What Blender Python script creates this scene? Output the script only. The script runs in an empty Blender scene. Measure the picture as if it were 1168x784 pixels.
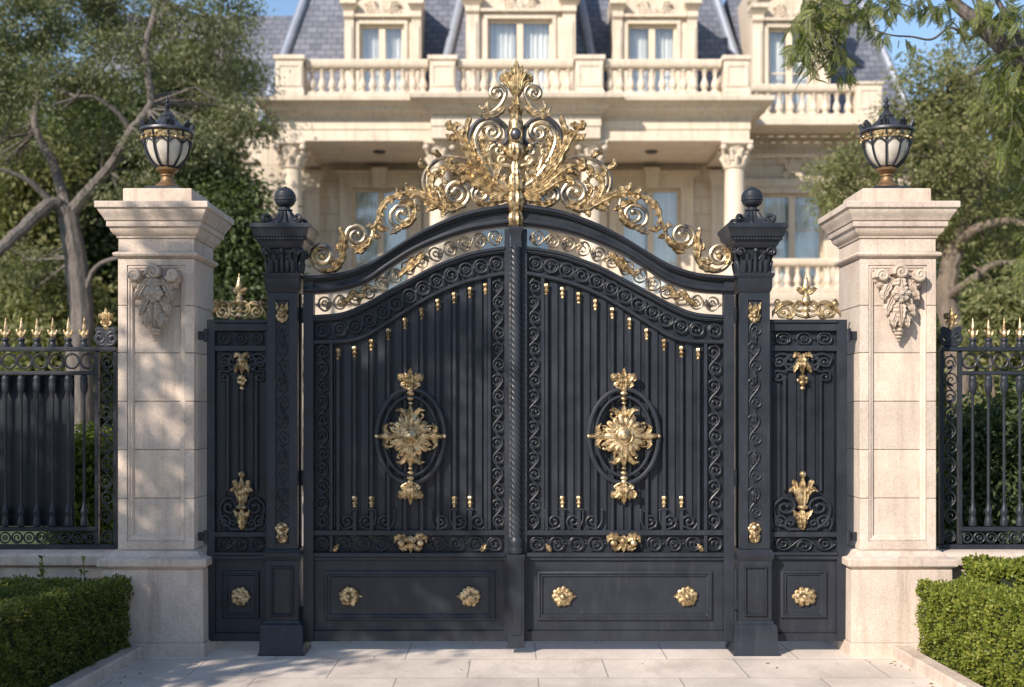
import bpy, math, random
import numpy as np
from mathutils import Vector, Matrix

R = math.radians
PI = math.pi
rnd = random.Random(7)
nrg = np.random.default_rng(11)
sc = bpy.context.scene
col = sc.collection

# ------------------------------------------------------------------ camera constants
F = 1350.0; CX = 584.0; HY = 470.0; CD = 9.0; EYE = 1.85     # px focal, principal x, horizon y, distance, eye height

class Pl:
    """maps photo pixels onto the vertical plane y = Y; optional mirror about the gate's middle line"""
    def __init__(s, Y, mir=None):
        s.Y = Y; s.d = Y + CD; s.k = s.d / F; s.mir = mir
    def x(s, px):
        if s.mir is not None: px = 2 * s.mir - px
        return (px - CX) * s.k
    def z(s, py): return EYE - (py - HY) * s.k
    def p(s, px, py, dy=0.0): return (s.x(px), s.Y + dy, s.z(py))

# ------------------------------------------------------------------ mesh builder
class MB:
    def __init__(s): s.v = []; s.f = []
    def add(s, vs, fs):
        o = len(s.v); s.v.extend([tuple(a) for a in vs]); s.f.extend([tuple(i + o for i in f) for f in fs])
    def box(s, x0, x1, y0, y1, z0, z1):
        if x0 > x1: x0, x1 = x1, x0
        if y0 > y1: y0, y1 = y1, y0
        if z0 > z1: z0, z1 = z1, z0
        s.add([(x0,y0,z0),(x1,y0,z0),(x1,y1,z0),(x0,y1,z0),(x0,y0,z1),(x1,y0,z1),(x1,y1,z1),(x0,y1,z1)],
              [(0,3,2,1),(4,5,6,7),(0,1,5,4),(1,2,6,5),(2,3,7,6),(3,0,4,7)])
    def bbox(s, x0, x1, y0, y1, z0, z1, b=0.006):
        """box with chamfered edges all round"""
        if x0 > x1: x0, x1 = x1, x0
        b = min(b, abs(x1-x0)*.3, abs(y1-y0)*.3, abs(z1-z0)*.3)
        s.sq((x0+x1)/2, (y0+y1)/2, [(( x1-x0)/2-b, (y1-y0)/2-b, z0), ((x1-x0)/2, (y1-y0)/2, z0+b),
                                    ((x1-x0)/2, (y1-y0)/2, z1-b), ((x1-x0)/2-b, (y1-y0)/2-b, z1)])
    def sq(s, cx, cy, prof):
        """stack of rectangles (hx, hy, z): square moulding"""
        vs = []; fs = []
        for hx, hy, z in prof:
            vs += [(cx-hx,cy-hy,z),(cx+hx,cy-hy,z),(cx+hx,cy+hy,z),(cx-hx,cy+hy,z)]
        n = len(prof)
        for i in range(n-1):
            a = i*4; b = a+4
            for k in range(4):
                fs.append((a+k, a+(k+1)%4, b+(k+1)%4, b+k))
        fs.append((3,2,1,0)); e = (n-1)*4; fs.append((e,e+1,e+2,e+3))
        s.add(vs, fs)
    def lathe(s, prof, cx, cy, n=32, mod=None, a0=0.0, sx=1.0):
        vs = []; fs = []
        for r, z in prof:
            for k in range(n):
                a = a0 + 2*PI*k/n
                rr = r * (mod(a, z) if mod else 1.0)
                vs.append((cx+rr*math.cos(a), cy+rr*math.sin(a)*sx, z))
        m = len(prof)
        for i in range(m-1):
            for k in range(n):
                fs.append((i*n+k, i*n+(k+1)%n, (i+1)*n+(k+1)%n, (i+1)*n+k))
        fs.append(tuple(range(n-1,-1,-1))); fs.append(tuple(range((m-1)*n, m*n)))
        s.add(vs, fs)
    def sphere(s, c, r, n=12, sq=(1,1,1)):
        m = max(5, n//2+1); vs = [(c[0],c[1],c[2]-r*sq[2])]; fs = []
        for i in range(1, m):
            t = PI*i/m
            for k in range(n):
                a = 2*PI*k/n
                vs.append((c[0]+r*sq[0]*math.sin(t)*math.cos(a), c[1]+r*sq[1]*math.sin(t)*math.sin(a), c[2]-r*sq[2]*math.cos(t)))
        vs.append((c[0],c[1],c[2]+r*sq[2])); e = len(vs)-1
        for k in range(n):
            fs.append((0, 1+(k+1)%n, 1+k)); fs.append((e, 1+(m-2)*n+k, 1+(m-2)*n+(k+1)%n))
        for i in range(m-2):
            for k in range(n):
                a = 1+i*n
                fs.append((a+k, a+(k+1)%n, a+n+(k+1)%n, a+n+k))
        s.add(vs, fs)
    def tube(s, pts, rad, n=8, flat=1.0, closed=False):
        """round tube along 3D points; rad a number or list"""
        P = [Vector(p) for p in pts]; m = len(P)
        if m < 2: return
        if not hasattr(rad, '__len__'): rad = [rad]*m
        vs = []; fs = []; nrm = None
        for i in range(m):
            if closed: t = P[(i+1)%m]-P[i-1]
            else: t = P[min(i+1,m-1)]-P[max(i-1,0)]
            if t.length < 1e-9: t = Vector((0,0,1))
            t.normalize()
            if nrm is None:
                nrm = Vector((0,1,0)) if abs(t.y) < .9 else Vector((1,0,0))
            nrm = nrm - t*nrm.dot(t)
            if nrm.length < 1e-6: nrm = t.orthogonal()
            nrm.normalize(); b = t.cross(nrm)
            for k in range(n):
                a = 2*PI*k/n
                vs.append(P[i] + (nrm*math.cos(a)*flat + b*math.sin(a))*rad[i])
        for i in range(m if closed else m-1):
            j = (i+1) % m
            for k in range(n):
                fs.append((i*n+k, i*n+(k+1)%n, j*n+(k+1)%n, j*n+k))
        if not closed:
            fs.append(tuple(range(n-1,-1,-1))); fs.append(tuple(range((m-1)*n, m*n)))
        s.add(vs, fs)
    def section(s, pts, secs):
        """planar path (constant y); secs[i] = list of (offset in plane, dy) closed loop"""
        P = [Vector(p) for p in pts]; m = len(P); n = len(secs[0]); vs = []; fs = []
        for i in range(m):
            t = P[min(i+1,m-1)]-P[max(i-1,0)]; t.y = 0
            if t.length < 1e-9: t = Vector((0,0,1))
            t.normalize(); b = Vector((t.z, 0, -t.x))
            for o, dy in secs[i]:
                q = P[i] + b*o; vs.append((q.x, P[i].y+dy, q.z))
        for i in range(m-1):
            for k in range(n):
                fs.append((i*n+k, i*n+(k+1)%n, (i+1)*n+(k+1)%n, (i+1)*n+k))
        fs.append(tuple(range(n-1,-1,-1))); fs.append(tuple(range((m-1)*n, m*n)))
        s.add(vs, fs)
    def loft(s, rows):
        """open grid of points rows x cols, closed round the columns, capped"""
        n = len(rows[0]); m = len(rows); vs = [p for r in rows for p in r]; fs = []
        for i in range(m-1):
            for k in range(n):
                fs.append((i*n+k, i*n+(k+1)%n, (i+1)*n+(k+1)%n, (i+1)*n+k))
        fs.append(tuple(range(n-1,-1,-1))); fs.append(tuple(range((m-1)*n, m*n)))
        s.add(vs, fs)
    def build(s, name, mat, parent=None, smooth=35, loc=None, recalc=True):
        """link as ONE mesh object; vertices are world coordinates, made local to the top-level parent"""
        me = bpy.data.meshes.new(name)
        off = Vector((0,0,0))
        if parent is not None:
            q = parent
            while q is not None: off += q.location; q = q.parent
        elif loc is not None: off = Vector(loc)
        me.from_pydata([(a[0]-off.x, a[1]-off.y, a[2]-off.z) for a in s.v], [], s.f)
        if recalc:
            import bmesh
            bm = bmesh.new(); bm.from_mesh(me)
            bmesh.ops.recalc_face_normals(bm, faces=bm.faces); bm.to_mesh(me); bm.free()
        if smooth:
            me.polygons.foreach_set('use_smooth', [True]*len(me.polygons))
            me.set_sharp_from_angle(angle=R(smooth))
        me.materials.append(mat)
        o = bpy.data.objects.new(name, me); col.objects.link(o)
        if parent is not None: o.parent = parent
        elif loc is not None: o.location = loc
        return o

def tag(o, label=None, cat=None, group=None, kind=None):
    if label: o['label'] = label
    if cat: o['category'] = cat
    if group: o['group'] = group
    if kind: o['kind'] = kind
    return o
def thing(name, label, cat, loc=(0,0,0), group=None):
    o = bpy.data.objects.new(name, None); col.objects.link(o); o.location = loc
    o.empty_display_size = .2
    return tag(o, label, cat, group)
KIDS = {}
def copy_tree(o, parent=None):
    c = o.copy(); col.objects.link(c)
    if parent is not None: c.parent = parent
    for ch in [x for x in bpy.data.objects if x.parent == o]: copy_tree(ch, c)
    return c

# ------------------------------------------------------------------ materials
def new_mat(name):
    m = bpy.data.materials.new(name); m.use_nodes = True
    nt = m.node_tree; nt.nodes.clear()
    out = nt.nodes.new('ShaderNodeOutputMaterial'); b = nt.nodes.new('ShaderNodeBsdfPrincipled')
    nt.links.new(b.outputs[0], out.inputs[0])
    return m, nt, b, out
def N(nt, t, **kw):
    n = nt.nodes.new(t)
    for k, v in kw.items():
        if k.startswith('i_'):
            n.inputs[k[2:].replace('_', ' ')].default_value = v
        else: setattr(n, k, v)
    return n
def coords(nt, scale=(1,1,1), world=False):
    tc = N(nt, 'ShaderNodeNewGeometry' if world else 'ShaderNodeTexCoord'); mp = N(nt, 'ShaderNodeMapping')
    mp.inputs['Scale'].default_value = scale
    nt.links.new(tc.outputs['Position' if world else 'Object'], mp.inputs[0]); return mp.outputs[0]
def noise(nt, vec, scale, detail=4, rough=.6):
    n = N(nt, 'ShaderNodeTexNoise'); n.inputs['Scale'].default_value = scale
    n.inputs['Detail'].default_value = detail; n.inputs['Roughness'].default_value = rough
    nt.links.new(vec, n.inputs['Vector']); return n.outputs['Fac']
def ramp(nt, fac, stops):
    r = N(nt, 'ShaderNodeValToRGB'); e = r.color_ramp.elements
    while len(e) < len(stops): e.new(.5)
    for i, (p, c) in enumerate(stops):
        e[i].position = p; e[i].color = (*c, 1) if len(c) == 3 else c
    nt.links.new(fac, r.inputs[0]); return r.outputs[0]
def g(v): return (v, v, v)
def mixc(nt, fac, a, b, mode='MIX'):
    m = N(nt, 'ShaderNodeMix', data_type='RGBA', blend_type=mode)
    for sock, val in ((0, fac), (6, a), (7, b)):
        if hasattr(val, 'is_output'): nt.links.new(val, m.inputs[sock])
        elif isinstance(val, (int, float)): m.inputs[sock].default_value = val
        else: m.inputs[sock].default_value = (*val, 1)
    return m.outputs[2]
def bump(nt, b, h, strength=.3, dist=.01, bevel=0.0):
    bp = N(nt, 'ShaderNodeBump'); bp.inputs['Strength'].default_value = strength; bp.inputs['Distance'].default_value = dist
    nt.links.new(h, bp.inputs['Height'])
    if bevel:
        bv = N(nt, 'ShaderNodeBevel', samples=4); bv.inputs['Radius'].default_value = bevel
        nt.links.new(bv.outputs[0], bp.inputs['Normal'])
    nt.links.new(bp.outputs[0], b.inputs['Normal'])
    return bp

def mat_iron(name='black_iron', base=(.0155,.0182,.0245), bev=.004):
    m, nt, b, o = new_mat(name)
    v = coords(nt); n1 = noise(nt, v, 3.5, 6, .65); n2 = noise(nt, v, 60, 3, .6)
    c = ramp(nt, n1, [(.3, base), (.75, tuple(x*1.7 for x in base))])
    dust = ramp(nt, noise(nt, coords(nt, (9, 9, 1.2)), 2.2, 5, .7), [(.54, (0,0,0)), (.80, g(.42))])
    c = mixc(nt, dust, c, (.062,.062,.064))
    nt.links.new(c, b.inputs['Base Color'])
    nt.links.new(ramp(nt, n1, [(.3, g(.27)), (.7, g(.56))]), b.inputs['Roughness'])
    b.inputs['Specular IOR Level'].default_value = .30
    bump(nt, b, n2, .12, .004, bev)
    return m
def mat_gold(name='gilded_metal', dark=.66, tarn=(.105,.068,.032)):
    m, nt, b, o = new_mat(name)
    v = coords(nt); n1 = noise(nt, v, 14, 5, .65); n2 = noise(nt, v, 30, 3, .55)
    c = ramp(nt, n1, [(.25, (.31,.22,.115)), (.5, (.57,.435,.25)), (.8, (.79,.66,.45))])
    t = ramp(nt, n2, [(.44, g(0)), (.44+.42*(1.15-dark), g(.85))])
    c = mixc(nt, t, c, tarn)
    nt.links.new(c, b.inputs['Base Color'])
    b.inputs['Metallic'].default_value = .9
    nt.links.new(ramp(nt, n2, [(.3, g(.34)), (.7, g(.62))]), b.inputs['Roughness'])
    bump(nt, b, n2, .45, .005, .003)
    return m
def mat_aged(name='aged_gilt', sh=0.0):
    m, nt, b, o = new_mat(name)
    v = coords(nt); n1 = noise(nt, v, 7, 5, .7); n2 = noise(nt, v, 60, 4, .6)
    c = ramp(nt, n1, [(.37+sh, (.085,.08,.08)), (.48+sh, (.30,.25,.18)), (.59+sh, (.55,.435,.27)), (.8, (.78,.67,.48))])
    nt.links.new(c, b.inputs['Base Color']); b.inputs['Metallic'].default_value = .85
    nt.links.new(ramp(nt, n2, [(.3, g(.28)), (.7, g(.5))]), b.inputs['Roughness'])
    bump(nt, b, n2, .25, .004, .003)
    return m
def mat_stone(name, c0, c1, speck=.5, joints=False, bev=.008, fine=1.0, stain=True):
    m, nt, b, o = new_mat(name)
    v = coords(nt); n1 = noise(nt, v, 2.3*fine, 8, .62); n2 = noise(nt, v, 95*fine, 3, .7); n3 = noise(nt, v, 26*fine, 5, .7)
    c = ramp(nt, n1, [(.28, c0), (.72, c1)])
    sp = ramp(nt, n2, [(.33, g(.62)), (.5, g(1.0)), (.8, g(1.12))])
    c = mixc(nt, speck, c, sp, 'MULTIPLY')
    c = mixc(nt, .35, c, ramp(nt, n3, [(.3, g(.78)), (.6, g(1.06))]), 'MULTIPLY')
    if stain:
        st = noise(nt, coords(nt, (5.5,5.5,.55)), 1.6, 6, .7)
        c = mixc(nt, ramp(nt, st, [(.50, g(0)), (.76, g(.6))]), c, (c0[0]*.52, c0[1]*.47, c0[2]*.42))
    gi = N(nt, 'ShaderNodeNewGeometry')
    c = mixc(nt, .8, c, ramp(nt, gi.outputs['Random Per Island'], [(0, (.84,.83,.82)), (.5, (1,1,1)), (1, (1.06,1.03,.98))]), 'MULTIPLY')
    h = n3
    if joints:
        tc = N(nt, 'ShaderNodeTexCoord'); sx = N(nt, 'ShaderNodeSeparateXYZ'); cb = N(nt, 'ShaderNodeCombineXYZ')
        nt.links.new(tc.outputs['Object'], sx.inputs[0])
        add = N(nt, 'ShaderNodeMath', operation='ADD'); nt.links.new(sx.outputs[0], add.inputs[0]); nt.links.new(sx.outputs[1], add.inputs[1])
        nt.links.new(add.outputs[0], cb.inputs[0]); nt.links.new(sx.outputs[2], cb.inputs[1])
        br = N(nt, 'ShaderNodeTexBrick'); br.inputs['Scale'].default_value = 1
        br.inputs['Brick Width'].default_value = 1.15; br.inputs['Row Height'].default_value = .46; br.inputs['Mortar Size'].default_value = .012
        br.inputs['Color1'].default_value = (1,1,1,1); br.inputs['Color2'].default_value = (.86,.85,.83,1); br.inputs['Mortar'].default_value = (.5,.46,.42,1)
        nt.links.new(cb.outputs[0], br.inputs['Vector'])
        c = mixc(nt, .85, c, br.outputs['Color'], 'MULTIPLY')
    nt.links.new(c, b.inputs['Base Color']); b.inputs['Roughness'].default_value = .88
    bump(nt, b, mixc(nt, .5, n2, n3), .6, .008, bev)
    return m
def mat_leaf(name, c0, c1, c2, trans=.3):
    m, nt, b, o = new_mat(name)
    geo = N(nt, 'ShaderNodeNewGeometry'); v = coords(nt)
    n1 = noise(nt, v, 1.1, 4, .6)
    mx = N(nt, 'ShaderNodeMath', operation='MULTIPLY_ADD'); nt.links.new(geo.outputs['Random Per Island'], mx.inputs[0]); mx.inputs[1].default_value = .55
    sb = N(nt, 'ShaderNodeMath', operation='MULTIPLY'); nt.links.new(n1, sb.inputs[0]); sb.inputs[1].default_value = .5
    nt.links.new(sb.outputs[0], mx.inputs[2])
    c = ramp(nt, mx.outputs[0], [(.15, c0), (.5, c1), (.85, c2)])
    nt.links.new(c, b.inputs['Base Color']); b.inputs['Roughness'].default_value = .55
    b.inputs['Specular IOR Level'].default_value = .35
    tr = N(nt, 'ShaderNodeBsdfTranslucent'); nt.links.new(mixc(nt, .5, c, (.25,.32,.03)), tr.inputs[0])
    ms = N(nt, 'ShaderNodeMixShader'); ms.inputs[0].default_value = trans
    nt.links.new(b.outputs[0], ms.inputs[1]); nt.links.new(tr.outputs[0], ms.inputs[2]); nt.links.new(ms.outputs[0], o.inputs[0])
    return m
def mat_plain(name, c, rough=.6, metal=0.0, var=.25, scale=8, bmp=.2):
    m, nt, b, o = new_mat(name)
    n = noise(nt, coords(nt), scale, 5, .65)
    nt.links.new(ramp(nt, n, [(.25, tuple(x*(1-var) for x in c)), (.75, tuple(min(1, x*(1+var)) for x in c))]), b.inputs['Base Color'])
    b.inputs['Roughness'].default_value = rough; b.inputs['Metallic'].default_value = metal
    bump(nt, b, n, bmp, .01)
    return m
def mat_bark(name, c0, c1):
    m, nt, b, o = new_mat(name)
    n = noise(nt, coords(nt, (6,6,1.3)), 3, 8, .7)
    nt.links.new(ramp(nt, n, [(.3, c0), (.7, c1)]), b.inputs['Base Color']); b.inputs['Roughness'].default_value = .9
    bump(nt, b, n, .8, .04)
    return m
def mat_slate():
    m, nt, b, o = new_mat('slate_roof')
    tc = N(nt, 'ShaderNodeTexCoord'); sx = N(nt, 'ShaderNodeSeparateXYZ'); cb = N(nt, 'ShaderNodeCombineXYZ')
    nt.links.new(tc.outputs['Object'], sx.inputs[0]); nt.links.new(sx.outputs[0], cb.inputs[0]); nt.links.new(sx.outputs[2], cb.inputs[1])
    br = N(nt, 'ShaderNodeTexBrick'); br.inputs['Scale'].default_value = 1
    br.inputs['Brick Width'].default_value = .30; br.inputs['Row Height'].default_value = .19; br.inputs['Mortar Size'].default_value = .014
    br.inputs['Color1'].default_value = (.165,.175,.215,1); br.inputs['Color2'].default_value = (.105,.115,.15,1); br.inputs['Mortar'].default_value = (.05,.055,.07,1)
    nt.links.new(cb.outputs[0], br.inputs['Vector'])
    n = noise(nt, coords(nt), 1.6, 5, .65)
    nt.links.new(mixc(nt, .6, br.outputs['Color'], ramp(nt, n, [(.3, g(.7)), (.7, g(1.25))]), 'MULTIPLY'), b.inputs['Base Color'])
    b.inputs['Roughness'].default_value = .6
    bump(nt, b, br.outputs['Fac'], -.6, .02)
    return m
def mat_paving():
    m, nt, b, o = new_mat('stone_paving')
    v = coords(nt)
    br = N(nt, 'ShaderNodeTexBrick', offset=.5); br.inputs['Scale'].default_value = 1
    br.inputs['Brick Width'].default_value = .98; br.inputs['Row Height'].default_value = .62; br.inputs['Mortar Size'].default_value = .006
    br.inputs['Color1'].default_value = (.72,.63,.55,1); br.inputs['Color2'].default_value = (.64,.56,.49,1); br.inputs['Mortar'].default_value = (.36,.31,.265,1)
    br.inputs['Mortar Smooth'].default_value = .3
    mp = N(nt, 'ShaderNodeMapping'); mp.inputs['Location'].default_value = (.31,.17,0)
    nt.links.new(v, mp.inputs[0]); nt.links.new(mp.outputs[0], br.inputs['Vector'])
    n1 = noise(nt, v, 1.4, 7, .65); n2 = noise(nt, v, 45, 4, .7)
    c = mixc(nt, .75, br.outputs['Color'], ramp(nt, n1, [(.28, g(.68)), (.7, g(1.18))]), 'MULTIPLY')
    c = mixc(nt, .5, c, ramp(nt, n2, [(.3, g(.75)), (.7, g(1.1))]), 'MULTIPLY')
    n5 = noise(nt, coords(nt, (.9, .35, 1)), 3.0, 8, .75)
    c = mixc(nt, ramp(nt, n5, [(.52, g(0)), (.74, g(.45))]), c, (.30,.25,.205))
    nt.links.new(c, b.inputs['Base Color']); nt.links.new(ramp(nt, n1, [(.3, g(.5)), (.7, g(.85))]), b.inputs['Roughness'])
    bump(nt, b, mixc(nt, .25, br.outputs['Fac'], n2), -.3, .008)
    return m
def mat_glass(name='window_glass'):
    m, nt, b, o = new_mat(name)
    nt.nodes.remove(b)
    gl = N(nt, 'ShaderNodeBsdfGlossy'); gl.inputs['Roughness'].default_value = .03; gl.inputs['Color'].default_value = (.9,.95,1,1)
    tr = N(nt, 'ShaderNodeBsdfTransparent'); tr.inputs[0].default_value = (.95,.965,.97,1)
    lw0 = N(nt, 'ShaderNodeLayerWeight'); lw0.inputs[0].default_value = .5
    lwp = N(nt, 'ShaderNodeMath', operation='POWER'); nt.links.new(lw0.outputs['Facing'], lwp.inputs[0]); lwp.inputs[1].default_value = 3.0
    lw = N(nt, 'ShaderNodeMath', operation='MULTIPLY_ADD'); nt.links.new(lwp.outputs[0], lw.inputs[0]); lw.inputs[1].default_value = .7; lw.inputs[2].default_value = .09
    ms = N(nt, 'ShaderNodeMixShader')
    nt.links.new(lw.outputs[0], ms.inputs[0]); nt.links.new(tr.outputs[0], ms.inputs[1]); nt.links.new(gl.outputs[0], ms.inputs[2])
    nt.links.new(ms.outputs[0], o.inputs[0])
    return m
def mat_opal():
    m, nt, b, o = new_mat('opal_glass')
    n = noise(nt, coords(nt), 9, 5, .6)
    nt.links.new(ramp(nt, n, [(.3, (.42,.385,.33)), (.7, (.66,.625,.555))]), b.inputs['Base Color'])
    b.inputs['Roughness'].default_value = .18; b.inputs['Subsurface Weight'].default_value = .0
    return m

IRON = mat_iron()
IRON2 = mat_iron('iron_sheet', (.0120,.0142,.0195), .003)
GOLD = mat_gold(); AGED = mat_aged()
ANTIQ = mat_gold('antique_gold', .85)
WEATH = mat_aged('weathered_gilt', .06)
PEWTER = mat_plain('dark_pewter', (.09,.09,.10), .38, .7, .5, 14, .1)
STONE = mat_stone('pale_limestone', (.475,.385,.325), (.65,.555,.475), .7)
CARVED = mat_stone('carved_limestone', (.40,.33,.27), (.56,.47,.39), .5, False, .004)
HSTONE = mat_stone('house_limestone', (.57,.488,.395), (.70,.615,.515), .35, False, .012, .6)
HWALL = mat_stone('coursed_limestone', (.53,.46,.38), (.65,.58,.495), .25, True, .01, .6)
SLATE = mat_slate(); LEAD = mat_plain('lead_flashing', (.27,.30,.36), .45, .3, .2, 3, .1)
PAVE = mat_paving(); GLASS = mat_glass(); OPAL = mat_opal()
CURT = mat_plain('white_curtain', (.80,.79,.76), .9, 0, .12, 2, .0)
DARKIN = mat_plain('room_shade', (.10,.10,.105), .9, 0, .2, 1, 0)  # dark grey standing in for the shade inside rooms
FRAMEP = mat_plain('cream_window_frame', (.62,.52,.40), .5, 0, .06, 6, .05)
DGLAZE = mat_plain('polished_dark_glass', (.015,.016,.02), .08, 0, .2, 4, 0)
SOIL = mat_plain('garden_soil', (.085,.055,.038), .95, 0, .45, 14, 1.0)
GRASS = mat_plain('lawn', (.05,.075,.02), .95, 0, .4, 5, .8)
BARK = mat_bark('grey_bark', (.055,.048,.044), (.20,.175,.16))
BARK2 = mat_bark('brown_bark', (.08,.06,.045), (.24,.19,.15))
LF_OLIVE = mat_leaf('olive_leaves', (.085,.098,.036), (.17,.18,.072), (.28,.275,.13), .35)
LF_DARK = mat_leaf('dark_leaves', (.028,.045,.018), (.062,.088,.034), (.12,.145,.058), .28)
LF_GREY = mat_leaf('grey_green_leaves', (.07,.085,.042), (.13,.145,.076), (.215,.22,.125), .33)
LF_FEATH = mat_leaf('feathery_leaves', (.05,.075,.014), (.115,.15,.032), (.24,.26,.065), .4)
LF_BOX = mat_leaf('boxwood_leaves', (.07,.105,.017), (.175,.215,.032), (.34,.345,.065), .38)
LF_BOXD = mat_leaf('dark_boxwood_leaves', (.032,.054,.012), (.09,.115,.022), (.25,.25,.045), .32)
HCORE = mat_plain('hedge_dark_core', (.016,.022,.008), .95, 0, .3, 12, 1)  # near-black fill for the box inside each hedge

# ------------------------------------------------------------------ 2D path helpers (px space)
def cr(pts, n=10):
    """Catmull-Rom through px points"""
    P = [np.array(p, float) for p in pts]
    if len(P) < 3:
        return [tuple(P[0] + (P[1]-P[0])*i/n) for i in range(n+1)]
    P = [2*P[0]-P[1]] + P + [2*P[-1]-P[-2]]; out = []
    for i in range(1, len(P)-2):
        for k in range(n):
            t = k/n; a, b, c, d = P[i-1], P[i], P[i+1], P[i+2]
            out.append(tuple(.5*((2*b)+(-a+c)*t+(2*a-5*b+4*c-d)*t*t+(-a+3*b-3*c+d)*t**3)))
    out.append(tuple(P[-2])); return out
def spiral(c, start, turns, sgn, k=.22, n=22):
    dx, dy = start[0]-c[0], start[1]-c[1]; r0 = math.hypot(dx, dy); a0 = math.atan2(dy, dx); m = max(8, int(turns*n)); out = []
    for i in range(m+1):
        t = i/m; r = r0*(1-(1-k)*t); a = a0+sgn*2*PI*turns*t
        out.append((c[0]+r*math.cos(a), c[1]+r*math.sin(a)))
    return out
def vol(stem, c, turns, sgn, k=.22, n=8):
    p = cr(stem, n); return p[:-1] + spiral(c, p[-1], turns, sgn, k)
def ctube(mb, pl, path, r, n=7, dy=0, taper=(1,1), eye=0, flat=1.0, bulge=0):
    m = len(path); r *= getattr(mb, 'fat', 1.0)
    rad = [r*pl.k*(taper[0]+(taper[1]-taper[0])*i/(m-1)) for i in range(m)]
    mb.tube([pl.p(x, y, dy - bulge*math.sin(PI*i/(m-1))) for i, (x, y) in enumerate(path)], rad, n, flat)
    if eye:
        mb.sphere(pl.p(path[-1][0], path[-1][1], dy), eye*pl.k, 10, (1,.8,1))
def leaf(mb, pl, path, w, lobes=5, h=None, dy=0.0, curl=0.0, base=.35):
    """acanthus-like leaf relief: lobed outline, ribbed, thick; path and w in px"""
    P = cr(path, 8); m = len(P); w *= pl.k*getattr(mb, 'fat', 1.0)**.85; h = (h*pl.k) if h else w*.7; pts = []; secs = []
    for i, (x, y) in enumerate(P):
        t = i/(m-1)
        prof = (base*(1-t) + (1-base)*math.sin(PI*min(1, t*1.0)**.75 if t > 0 else 0) + .35*math.sin(PI*t)) * (1 if t < .97 else .35)
        prof = max(.06, prof)
        lo = .70+.30*abs(math.sin(PI*lobes*t))
        ww = w*prof*lo; hh = h*(.25+.75*prof)*(.75+.25*abs(math.sin(PI*lobes*t)))
        pts.append(pl.p(x, y, dy-curl*pl.k*t*t))
        secs.append([(-ww, .1*hh), (-ww*.85, -hh*.35), (-ww*.45, -hh*.95), (-ww*.12, -hh*.6), (0, -hh*.85), (ww*.12, -hh*.6), (ww*.45, -hh*.95), (ww*.85, -hh*.35), (ww, .1*hh), (0, .35*hh)])
    mb.section(pts, secs)
def spray(mb, pl, path, w, nl, ln, dy=0.0, side=0, curl=2):
    """stem leaf plus curled leaflets along both sides (side -1/1 for one)"""
    leaf(mb, pl, path, w, 7, dy=dy, curl=curl)
    P = cr(path, 10); m = len(P)
    for i in range(nl):
        t = .12+.8*i/max(1, nl-1); j = min(m-2, int(t*(m-1)))
        x, y = P[j]; tx, ty = P[j+1][0]-P[j][0], P[j+1][1]-P[j][1]; q = math.hypot(tx, ty) or 1; tx /= q; ty /= q
        L = ln*(1-.45*t)
        for s in ((-1, 1) if side == 0 else (side,)):
            nx, ny = -ty*s, tx*s
            leaf(mb, pl, [(x, y), (x+tx*L*.55+nx*L*.35, y+ty*L*.55+ny*L*.35), (x+tx*L*.75+nx*L*.8, y+ty*L*.75+ny*L*.8), (x+tx*L*.55+nx*L*1.0, y+ty*L*.55+ny*L*1.0)], w*.62, 3, dy=dy-.004, curl=curl)
def ball(mb, pl, px, py, r, dy=0.0, sq=(1,.8,1), n=10):
    mb.sphere(pl.p(px, py, dy), r*pl.k, n, sq)
def ring(mb, pl, px, py, r, w, dy=0.0, n=22, ry=None, flat=1.0):
    ry = ry or r
    mb.tube([pl.p(px+r*math.cos(2*PI*i/n), py+ry*math.sin(2*PI*i/n), dy) for i in range(n)], w*pl.k, 6, flat, closed=True)
def vine(mb, pl, cl, half, unit, rt, dy=0.0, eye=.8, ph=0, turns=1.55, extra=1.5):
    """running scroll along a px centre line: waving stem with a volute in each bay"""
    P = cr(cl, 14); P = np.array(P); seg = np.hypot(*np.diff(P, axis=0).T); L = np.concatenate([[0], np.cumsum(seg)]); tot = L[-1]
    nb = max(2, round(tot/unit)); u = tot/nb
    def at(s):
        x = np.interp(s, L, P[:, 0]); y = np.interp(s, L, P[:, 1]); e = min(tot, s+.5); b = max(0, s-.5)
        tx = np.interp(e, L, P[:, 0])-np.interp(b, L, P[:, 0]); ty = np.interp(e, L, P[:, 1])-np.interp(b, L, P[:, 1]); q = math.hypot(tx, ty) or 1
        return x, y, tx/q, ty/q
    def off(s, n):
        x, y, tx, ty = at(min(max(s, 0), tot)); return (x-ty*n, y+tx*n)
    m = nb*16
    ctube(mb, pl, [off(tot*i/m, half*.82*math.sin(PI*(tot*i/m)/u+ph*PI)) for i in range(m+1)], rt, 6, dy)
    for b in range(nb):
        s0 = (b+.5)*u; sg = 1 if (b+ph) % 2 == 0 else -1
        c = off(s0+.02*u, -sg*half*.15)
        st = off(s0-.33*u, sg*half*.35)
        ctube(mb, pl, spiral(c, st, turns, sg if sg < 0 else 1, .2), rt*.95, 6, dy, (1, .8), eye=rt*1.5*eye)
        if extra:
            a = off(s0-.05*u, sg*half*.78); e = off(s0+.42*u, -sg*half*.55); md = off(s0+.3*u, sg*half*.0)
            leaf(mb, pl, [off(s0+.1*u, sg*half*.7), md, e], rt*extra, 3, dy=dy)
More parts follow.
